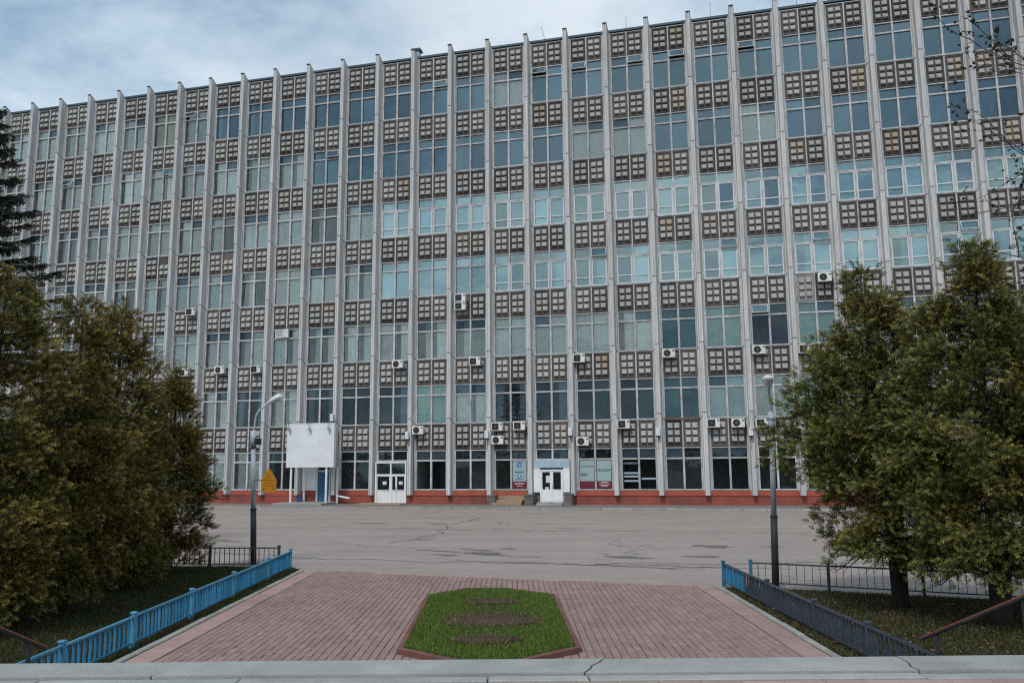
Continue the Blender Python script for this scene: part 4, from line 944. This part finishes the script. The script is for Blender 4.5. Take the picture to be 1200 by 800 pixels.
# ------------------------------------------------------------------ landing, steps and handrails
ZL = 1.30
lm = MB(); lm.box(-9, 9, -6, 6.88, 0.0, ZL-0.05); land = lm.build('landing', M['step'], kind='structure')
cuts = [-9, -7.1, -5.0, -2.62, 0.62, 3.05, 5.2, 7.2, 9]
def jag(x, sk, n_=5):
    return [(x + sk*(k/(n_-1)-0.5) + (rnd.uniform(-.018, .018) if 0 < k < n_-1 else 0), 6.475 + (6.92-6.475)*k/(n_-1)) for k in range(n_)]
edges = [jag(c, rnd.uniform(-.22, .22)) for c in cuts]
for ea, eb in zip(edges[:-1], edges[1:]):
    q = MB(); poly = [(x+0.007, y) for x, y in ea] + [(x-0.007, y) for x, y in reversed(eb)]
    q.prism(poly[::-1], 'z', -0.09, 0.0)
    q.build('coping_slab', M['coping'], land, (0, 0, ZL+rnd.uniform(-.004, .010)), (0, R(rnd.uniform(-.05, .05)), 0))
cuts2 = [-9, -6.2, -3.55, -2.05, -0.2, 0.55, 3.02, 5.4, 9]
for a, b in zip(cuts2[:-1], cuts2[1:]):
    q = MB(); q.cbox(a+0.006, b-0.006, 6.335, 6.462, -0.08, 0.0, 0.008); q.build('edge_slab', M['coping'], land, (0, 0, ZL-0.012+rnd.uniform(-.006, .003)))
tl = MB().cbox(-0.148, 0.148, -0.148, 0.148, -0.04, 0.0, 0.005).mesh('paving_tile', M['tile'])
for i in range(-18, 19):
    for k in range(3): link('paving_tile', tl, land, (i*0.3, 6.17-0.3*k, ZL-0.02+rnd.uniform(-.003, .003)))
stp = MB(); stp.box(-6.0, 5.0, 6.9, 6.95, 0, ZL-0.2); steps = stp.build('steps', M['step'], kind='structure')
for k in range(7):
    z = ZL - 0.1625*(k+1)
    q = MB(); q.cbox(-6.0, 5.0, 0, 0.43, -0.16, 0, 0.012); q.build('step', M['step'], steps, (0, 6.93+0.40*k, z))
for x0 in (-6.35, 5.0):
    q = MB(); q.prism([(6.92, 0), (10.2, 0), (10.2, 0.16), (6.92, ZL-0.06)], 'x', x0+0.001, x0+0.34); q.build('stair_wall', M['step'], steps)
q = MB(); q.cbox(-0.18, 0.22, -0.5, 0.35, 0, 0.28, 0.02); o = q.build('stone_plinth', M['pole_base'], None, (-6.18, 10.75, 0.02)); tag(o, 'dark low stone plinth at the near end of the blue fence', 'plinth')
def rail(x0, x1, y_end, z_end, y_top, z_top, label):
    o = tag(empty('handrail', (x0, y_end, 0)), label, 'handrail')
    q = MB(); dy = y_top-y_end
    a = [(-0.03, z_end), (0.03, z_end)]
    v = []
    for (x_, y_, z_) in ((0, -0.0, z_end), (x1-x0, dy, z_top)):
        v += [(x_-0.024, y_, z_-0.010), (x_+0.024, y_, z_-0.010), (x_+0.024, y_, z_+0.010), (x_-0.024, y_, z_+0.010)]
    q.add(v, [(0,1,2,3), (7,6,5,4), (0,4,5,1), (1,5,6,2), (2,6,7,3), (3,7,4,0)]); q.build('rail', M['rust_rail'], o)
    q = MB()
    v2 = [(p[0]-0.006, p[1]-0.004, p[2]-0.022) for p in v]
    q.add(v2, [(0,1,2,3), (7,6,5,4), (0,4,5,1), (1,5,6,2), (2,6,7,3), (3,7,4,0)]); q.build('rail_bar', M['pole_base'], o)
    for t_ in (0.10, 0.55, 0.97):
        yy = dy*t_; zz_ = z_end + (z_top-z_end)*t_ - 0.034; gz = max(0.0, (6.92-(y_end+yy))*0 + max(0, ZL - 0.1625*max(0, math.ceil((y_end+yy-6.93)/0.40)))) if y_end+yy < 9.8 else 0.0
        q = MB(); q.box((x1-x0)*t_-0.018, (x1-x0)*t_+0.018, yy-0.018, yy+0.018, max(0, gz-0.02), zz_); q.build('rail_post', M['pole_base'], o)
    return o
rail(4.98, 5.18, 10.5, 0.72, 6.9, 2.16, 'red brown stair handrail on a dark post by the right trees')
rail(-5.64, -5.58, 10.3, 0.74, 6.9, 2.16, 'rusty stair handrail by the blue fence at the left')

# ------------------------------------------------------------------ trees
def spray_template():
    T = []
    def tri(p, q, w_):
        p, q = np.array(p, float), np.array(q, float); d = q-p; n_ = np.cross(d, (0, 0, 1.0)); n_ = n_/(np.linalg.norm(n_)+1e-9)*w_*0.8
        T.append([p-n_, p+n_, q])
    def C(t): return np.array([t, 0, 0.12*t-0.42*t*t])
    tri(C(0), C(0.6), 0.03); tri(C(0.5), C(1.1), 0.05)
    for i in range(4):
        t = 0.10+0.21*i; l = 0.52*(1-0.60*t)*(1 if i % 2 else 0.82)
        for s in (-1, 1):
            p = C(t); q = p + np.array([0.60*l, s*l*0.80, -0.30*l + 0.05*(i % 3)])
            tri(p, q, 0.066)
            m_ = p*0.5+q*0.5; tri(m_, m_+np.array([0.55*l, s*0.02*l, -0.14*l]), 0.058)
    return np.array(T)
SPRAY = spray_template()
def place(template, P, D, U, S, colors, tipcol=None, tipamt=0.0):
    """copies of a triangle template: axes from D (forward) and U (up hint)"""
    D = D/np.linalg.norm(D, axis=1, keepdims=True)
    Y = np.cross(U, D); Y /= np.linalg.norm(Y, axis=1, keepdims=True)+1e-9; Z = np.cross(D, Y)
    k = template.shape[0]
    V = (P[:, None, None, :] + S[:, None, None, None]*(template[None, :, :, 0:1]*D[:, None, None, :] + template[None, :, :, 1:2]*Y[:, None, None, :] + template[None, :, :, 2:3]*Z[:, None, None, :]))
    C = np.repeat(colors[:, None, :], k, 1)
    if tipcol is not None:
        tx = (np.clip(template.mean(1)[:, 0]*1.15, 0, 1)**2.2)[None, :, None]*tipamt  # concentrates the painted highlight at the spray ends
        C = C*(1-tx) + tipcol[:, None, :]*tx
    return V.reshape(-1, 3, 3), C.reshape(-1, 3)
def thuja(base, stems, rmax, z_low, pal, tips, label, nbr=150, per=34, seed=1, size=(0.11, 0.20), taper=0.80, trunk_r=0.13, bare=0, crown_mid=0.22, vis_trunk=1.0):
    rg = np.random.default_rng(seed); rr = random.Random(seed)
    o = tag(empty('thuja_tree', (base[0], base[1], 0)), label, 'tree', 'thuja trees on the lawns')
    tm = MB(); P, D, U = [], [], []
    bm = MB()
    for si, (tx, ty, h_, rs) in enumerate(stems):
        top = Vector((tx, ty, h_)); off = Vector((0.10*si, 0.05*si, 0))
        def ax(t): return off*(1-t) + Vector((tx*t**1.2, ty*t**1.2, h_*t))
        tm.tube([ax(t) for t in (0, 0.04, 0.15, 0.3, 0.5, 0.75, 0.97)], [trunk_r*q_/(1+0.35*si) for q_ in (1.35, 1.08, 0.95, 0.8, 0.55, 0.28, 0.05)], 9)
        n_ = int(nbr*rs*1.0)
        for k in range(n_):
            t = (z_low/h_) + (1-z_low/h_)*(1-rr.random()**0.72)**1.0 * 0.99
            az = rr.random()*6.283
            tt = (t*h_-z_low)/(h_-z_low)
            shape = min(1.0, 0.62+tt/crown_mid*0.38) if tt < crown_mid else ((1-tt)/(1-crown_mid))**taper
            nz = 1 + 0.15*math.sin(3*az+seed+tt*7) + 0.11*math.sin(5*az-2*seed+tt*13) + rr.uniform(-0.20, 0.12)
            rad = rmax*rs**0.5*(0.10+0.90*shape)*max(0.35, nz)
            p0 = ax(t); rise = 0.25+0.55*tt - 0.35*(tt < 0.12)
            dirh = Vector((math.cos(az), math.sin(az), rise)).normalized()
            end = p0 + Vector((math.cos(az)*rad, math.sin(az)*rad, rise*rad*0.55))
            if k % 3 == 0: bm.tube([p0, (p0+end)/2 + Vector((0, 0, -0.05)), end], [0.022, 0.014, 0.005], 4, cap=False)
            ncl = max(2, int(2.2+3.6*rad/rmax)); side = Vector((-math.sin(az), math.cos(az), 0))
            for c_ in range(ncl):
                s_ = 1.0-0.66*(c_/ncl)*rr.uniform(0.8, 1.2)
                cpt = p0 + (end-p0)*s_ + side*(rr.gauss(0, 0.15)*rad*(1.15-0.5*s_)) + Vector((0, 0, rr.gauss(0, 0.10)))
                da0 = az + rr.gauss(0, 0.5); csz = rr.uniform(0.08, 0.14)
                for q_ in range(int(per*rr.uniform(0.50, 0.80))):
                    w_ = Vector((rr.gauss(0, 1), rr.gauss(0, 1), rr.gauss(0, 0.75)))
                    p = cpt + w_*csz
                    if p.z < z_low*0.6: continue
                    da = da0 + rr.gauss(0, 0.55)
                    P.append(p); up = rr.random() < 0.6
                    D.append((math.cos(da)+w_.x*0.35, math.sin(da)+w_.y*0.35, w_.z*0.35+(0.55 if up else -0.15)+0.5*tt*rr.random()))
                    U.append((-math.sin(da)*rr.choice((-1, 1)), math.cos(da)*rr.choice((-1, 1)), 0.35) if up else (rr.gauss(0, .6), rr.gauss(0, .6), 1))
        for k in range(60):
            t = 1-0.16*rr.random()**1.3; p = ax(t); P.append(p + Vector((rr.gauss(0, .07), rr.gauss(0, .07), 0))); az = rr.random()*6.28
            D.append((math.cos(az)*0.5, math.sin(az)*0.5, 0.9)); U.append((math.cos(az+1), math.sin(az+1), 0.4))
    for k in range(bare):          # bare lower limbs
        az = rr.random()*6.283; z = rr.uniform(0.75, 1.5); l = rr.uniform(0.7, 1.5); p = Vector((stems[0][0]*0.1, stems[0][1]*0.1, z))
        pts = [p, p+Vector((math.cos(az)*l*0.4, math.sin(az)*l*0.4, 0.12)), p+Vector((math.cos(az+.2)*l*0.75, math.sin(az+.2)*l*0.75, 0.02)), p+Vector((math.cos(az+.1)*l, math.sin(az+.1)*l, -0.2))]
        bm.tube(pts, [0.03, 0.024, 0.015, 0.006], 5, cap=False)
        for q_ in range(4):
            d_ = Vector((math.cos(az+rr.uniform(-1, 1)), math.sin(az+rr.uniform(-1, 1)), rr.uniform(-.7, .1)))*rr.uniform(.2, .45); s0 = pts[2]*rr.random()+pts[3]*(1-rr.random()) if False else pts[2].lerp(pts[3], rr.random())
            bm.tube([s0, s0+d_*0.5+Vector((0, 0, 0.03)), s0+d_], [0.009, 0.006, 0.003], 4, cap=False)
    P = np.array([tuple(p) for p in P]); D = np.array(D); U = np.array(U); n_ = len(P)
    # low-frequency colour patches, real bronze/green variation; bright tips over dark bases are painted highlights
    pal = np.array(pal); tips = np.array(tips)
    ph = np.sin(P[:, 0]*2.1+seed)+np.sin(P[:, 1]*1.7+P[:, 2]*1.9+2*seed)+np.sin(P[:, 2]*3.3-P[:, 0]*2.7)
    w = np.clip(0.5+0.22*ph+rg.normal(0, 0.22, n_), 0, 1)[:, None]
    Cc = pal[0]*(1-w)+pal[1]*w; Cc *= (0.75+0.5*rg.random(n_))[:, None]
    Tc = (tips[0]*(1-w)+tips[1]*w)*(0.75+0.5*rg.random(n_))[:, None]
    S = rg.uniform(size[0], size[1], n_)
    V, C = place(SPRAY, P, D, U, S, Cc, Tc, 0.85)
    link('crown', tri_mesh('crown', V, M['leafspray'], C), o)
    tm.build('trunk', M['bark'], o, smooth=True); bm.build('branches', M['bark'], o, smooth=True, kind='stuff')
    return o
BR_P = [(0.028, 0.034, 0.011), (0.056, 0.044, 0.013)]; BR_TIP_HI = [(0.27, 0.245, 0.056), (0.42, 0.29, 0.07)]  # yellowish tips carry painted highlights, base tones kept dark for contrast
GR_P = [(0.022, 0.036, 0.012), (0.040, 0.046, 0.015)]; GR_TIP_HI = [(0.24, 0.28, 0.064), (0.40, 0.34, 0.085)]  # green sprays, highlights painted into the tips likewise
thuja((-9.55, 15.0), [(0.15, 0, 6.5, 1.0)], 1.55, 0.45, BR_P, BR_TIP_HI, 'tallest bronze-green thuja at the left picture edge, nearest on the left lawn', 190, 36, 3)
thuja((-8.95, 16.9), [(0.0, 0, 6.3, 1.0)], 1.2, 0.45, BR_P, BR_TIP_HI, 'narrow dark thuja between the spruce and the pointed thuja on the left lawn', 140, 34, 5)
thuja((-9.65, 20.0), [(0.05, 0, 6.95, 1.0), (0.75, 0.2, 5.3, 0.3)], 1.60, 0.40, BR_P, BR_TIP_HI, 'sharply pointed bronze thuja in the middle of the left group', 190, 36, 8, taper=1.0)
thuja((-9.25, 22.6), [(0.0, 0, 5.5, 1.0)], 1.10, 0.40, BR_P, BR_TIP_HI, 'shortest left thuja, next to the street lamp with the orange sign', 140, 34, 13, taper=0.95)
thuja((-12.6, 18.2), [(0.0, 0, 6.2, 1.0)], 2.1, 0.5, BR_P, BR_TIP_HI, 'thuja at the back of the left group, mostly behind its neighbours', 90, 24, 17)
thuja((7.52, 16.63), [(-0.35, 0, 6.75, 1.0), (0.35, 0.1, 6.15, 0.4)], 1.85, 1.0, GR_P, GR_TIP_HI, 'open green thuja with two tops and a forked dark trunk beside the right lamp', 185, 34, 21, trunk_r=0.125, bare=9, crown_mid=0.3, taper=1.1)
thuja((8.42, 14.81), [(0.12, 0, 6.8, 1.0), (0.7, 0.1, 6.0, 0.4)], 1.75, 1.05, GR_P, GR_TIP_HI, 'dense green thuja with a thick dark trunk behind the right handrail', 190, 36, 27, trunk_r=0.15, bare=7, crown_mid=0.3, taper=0.95)
thuja((10.55, 15.6), [(0.0, 0, 7.15, 1.0)], 1.75, 0.9, [(0.045, 0.048, 0.015), (0.075, 0.058, 0.018)], [(0.10, 0.10, 0.026), (0.15, 0.11, 0.03)], 'thuja cut by the right picture edge', 160, 34, 33)

# spruce behind the left thujas
def spruce(base, h_, label, seed=4):
    rr = random.Random(seed); rg = np.random.default_rng(seed)
    o = tag(empty('spruce_tree', (base[0], base[1], 0)), label, 'tree')
    tm = MB(); tm.tube([(0, 0, 0), (0, 0, h_*0.4), (0, 0, h_*0.98)], [0.24, 0.15, 0.02], 9); tm.build('trunk', M['bark'], o, smooth=True)
    T = []
    for i in range(26):                   # needle tuft along +x
        t = i/26; a = rr.random()*6.283; p = np.array([t, 0, 0]); q = p + np.array([0.16, 0.20*math.cos(a), 0.20*math.sin(a)])
        n_ = np.array([0.02, -0.05*math.sin(a), 0.05*math.cos(a)]); T.append([p-n_, p+n_, q])
    T = np.array(T); P, D, U, S = [], [], [], []; bm = MB(); cones = MB()
    z = 1.5
    while z < h_*0.99:
        tt = z/h_; L_ = min(3.8, 5.6*(1-tt)+0.04); nb_ = 6 if tt < 0.8 else 5
        for k in range(nb_):
            az = 6.283*(k+rr.uniform(-.3, .3))/nb_ + z*2.1; l = L_*rr.uniform(0.72, 1.12); dx, dy = math.cos(az), math.sin(az)
            def bp(s): return Vector((dx*l*s, dy*l*s, z + (0.25*(tt-0.45))*l*s - 0.42*l*s*s*(1-tt) + 0.24*l*s**3))
            bm.tube([bp(0), bp(0.35), bp(0.7), bp(1)], [0.035, 0.026, 0.014, 0.005], 4, cap=False)
            nt_ = int(12+22*l)
            for q_ in range(nt_):
                s = 0.12+0.88*rr.random()**0.8; p = bp(s); side = rr.choice((-1, 1)); a2 = az + side*rr.uniform(0.4, 1.0)*(1-0.5*s)
                ln = rr.uniform(0.30, 0.62)*(0.6+0.5*(1-s))
                P.append(p); D.append((math.cos(a2), math.sin(a2), rr.uniform(-0.55, 0.1))); U.append((0, 0, 1)); S.append(ln)
            for q_ in range(3): P.append(bp(1-0.1*q_)); D.append((dx, dy, 0.1)); U.append((0, 0, 1)); S.append(0.36)
            if rr.random() < 0.9 and tt > 0.2:
                for q_ in range(rr.randrange(2, 6)):
                    p = bp(rr.uniform(0.55, 1.0)) + Vector((rr.uniform(-.2, .2), rr.uniform(-.2, .2), -0.02)); cones.tube([p, p+Vector((0, 0, -0.06)), p+Vector((0, 0, -0.15))], [0.012, 0.032, 0.012], 6)
        z += 0.80*(1-0.45*tt)
    P = np.array([tuple(p) for p in P]); D = np.array(D); U = np.array(U); S = np.array(S); n_ = len(P)
    w = rg.random((n_, 1)); Cc = (np.array([(0.016, 0.030, 0.020)])*(1-w)+np.array([(0.034, 0.046, 0.026)])*w)
    V, C = place(T, P, D, U, S, Cc)
    link('crown', tri_mesh('crown', V, M['needle'], C), o); bm.build('branches', M['bark'], o, kind='stuff'); q = cones.build('cones', M['cone'], o, smooth=True); q['kind'] = 'stuff'
spruce((-17.4, 26.0), 14.9, 'tall dark spruce with drooping branches and red-brown cones at the left edge')

# thin-leaved tree whose branches reach in at the upper right
def leafy(base, label, seed=2):
    rr = random.Random(seed); rg = np.random.default_rng(seed)
    o = tag(empty('deciduous_tree', (base[0], base[1], 0)), label, 'tree')
    tm = MB(); tm.tube([(0, 0, 0), (0.05, 0, 2.0), (-0.05, 0.05, 5.0), (0.1, 0, 8.5), (0.0, 0, 11.5)], [0.2, 0.16, 0.13, 0.08, 0.03], 9); tm.build('trunk', M['bark_grey'], o, smooth=True)
    bm = MB(); P, D, U = [], [], []
    def branch(p, d, l, r_, lvl):
        pts = [p]; q = p.copy(); dd = d.copy(); n_ = 5
        for i in range(n_):
            dd = (dd + Vector((rr.gauss(0, .16), rr.gauss(0, .16), rr.gauss(0.03, .13)))).normalized(); q = q + dd*(l/n_); pts.append(q.copy())
        bm.tube(pts, [r_*(1-0.75*i/n_) for i in range(n_+1)], 5, cap=False)
        if lvl < 2:
            for i in range(1, n_+1):
                for _ in range(2 if lvl == 0 else 1):
                    if rr.random() < 0.85:
                        nd = (dd + Vector((rr.gauss(0, .75), rr.gauss(0, .5), rr.gauss(0.1, .6)))).normalized(); branch(pts[i], nd, l*rr.uniform(0.28, 0.5), r_*0.45, lvl+1)
        if lvl >= 1:
            for i in range(2, n_+1):
                for _ in range(3 if i == n_ else 1):
                    if rr.random() < 0.45:
                        P.append(pts[i]); dv = (dd+Vector((rr.gauss(0, .6), rr.gauss(0, .6), rr.gauss(0.25, .5)))); D.append(tuple(dv)); U.append((rr.gauss(0, .5), rr.gauss(0, .5), 1))
    for z, tx, ty, tz in ((7.9, 8.3, 13.0, 9.0), (8.7, 8.3, 12.9, 10.2), (6.9, 8.0, 13.1, 7.6), (5.6, 8.1, 12.9, 5.8), (6.2, 8.4, 13.2, 6.9), (9.2, 9.3, 13.1, 11.2), (4.9, 8.6, 12.8, 5.0), (7.4, 8.6, 12.6, 8.9), (6.6, 12.2, 13.0, 8.2), (7.6, 11.5, 14.5, 9.6), (8.4, 11.9, 11.5, 10.4), (5.8, 12.5, 12.0, 7.0)):
        p = Vector((0, 0, z)); t_ = Vector((tx-base[0], ty-base[1], tz)); branch(p, (t_-p).normalized(), (t_-p).length, 0.024, 0)
    leafT = []
    for k in range(5):
        a = -0.9+0.45*k; l = 0.8-0.12*abs(k-2); c_, s_ = math.cos(a), math.sin(a)
        pts = [np.array((0, 0, 0)), np.array((c_*l*.5-s_*.10, s_*l*.5+c_*.10, 0.12)), np.array((c_*l, s_*l, 0.02)), np.array((c_*l*.5+s_*.10, s_*l*.5-c_*.10, 0.12))]
        leafT += [[pts[0], pts[1], pts[2]], [pts[0], pts[2], pts[3]]]
    P = np.array([tuple(p) for p in P]); n_ = len(P); w = rg.random((n_, 1)); Cc = np.array([(0.045, 0.055, 0.030)])*(1-w)+np.array([(0.085, 0.085, 0.04)])*w
    V, C = place(np.array(leafT), P, np.array(D), np.array(U), rg.uniform(0.07, 0.13, n_), Cc)
    link('crown', tri_mesh('crown', V, M['leaf'], C), o); bm.build('branches', M['bark_grey'], o, smooth=True, kind='stuff')
leafy((10.9, 13.2), 'thin branching tree with small young leaves reaching in at the upper right corner')
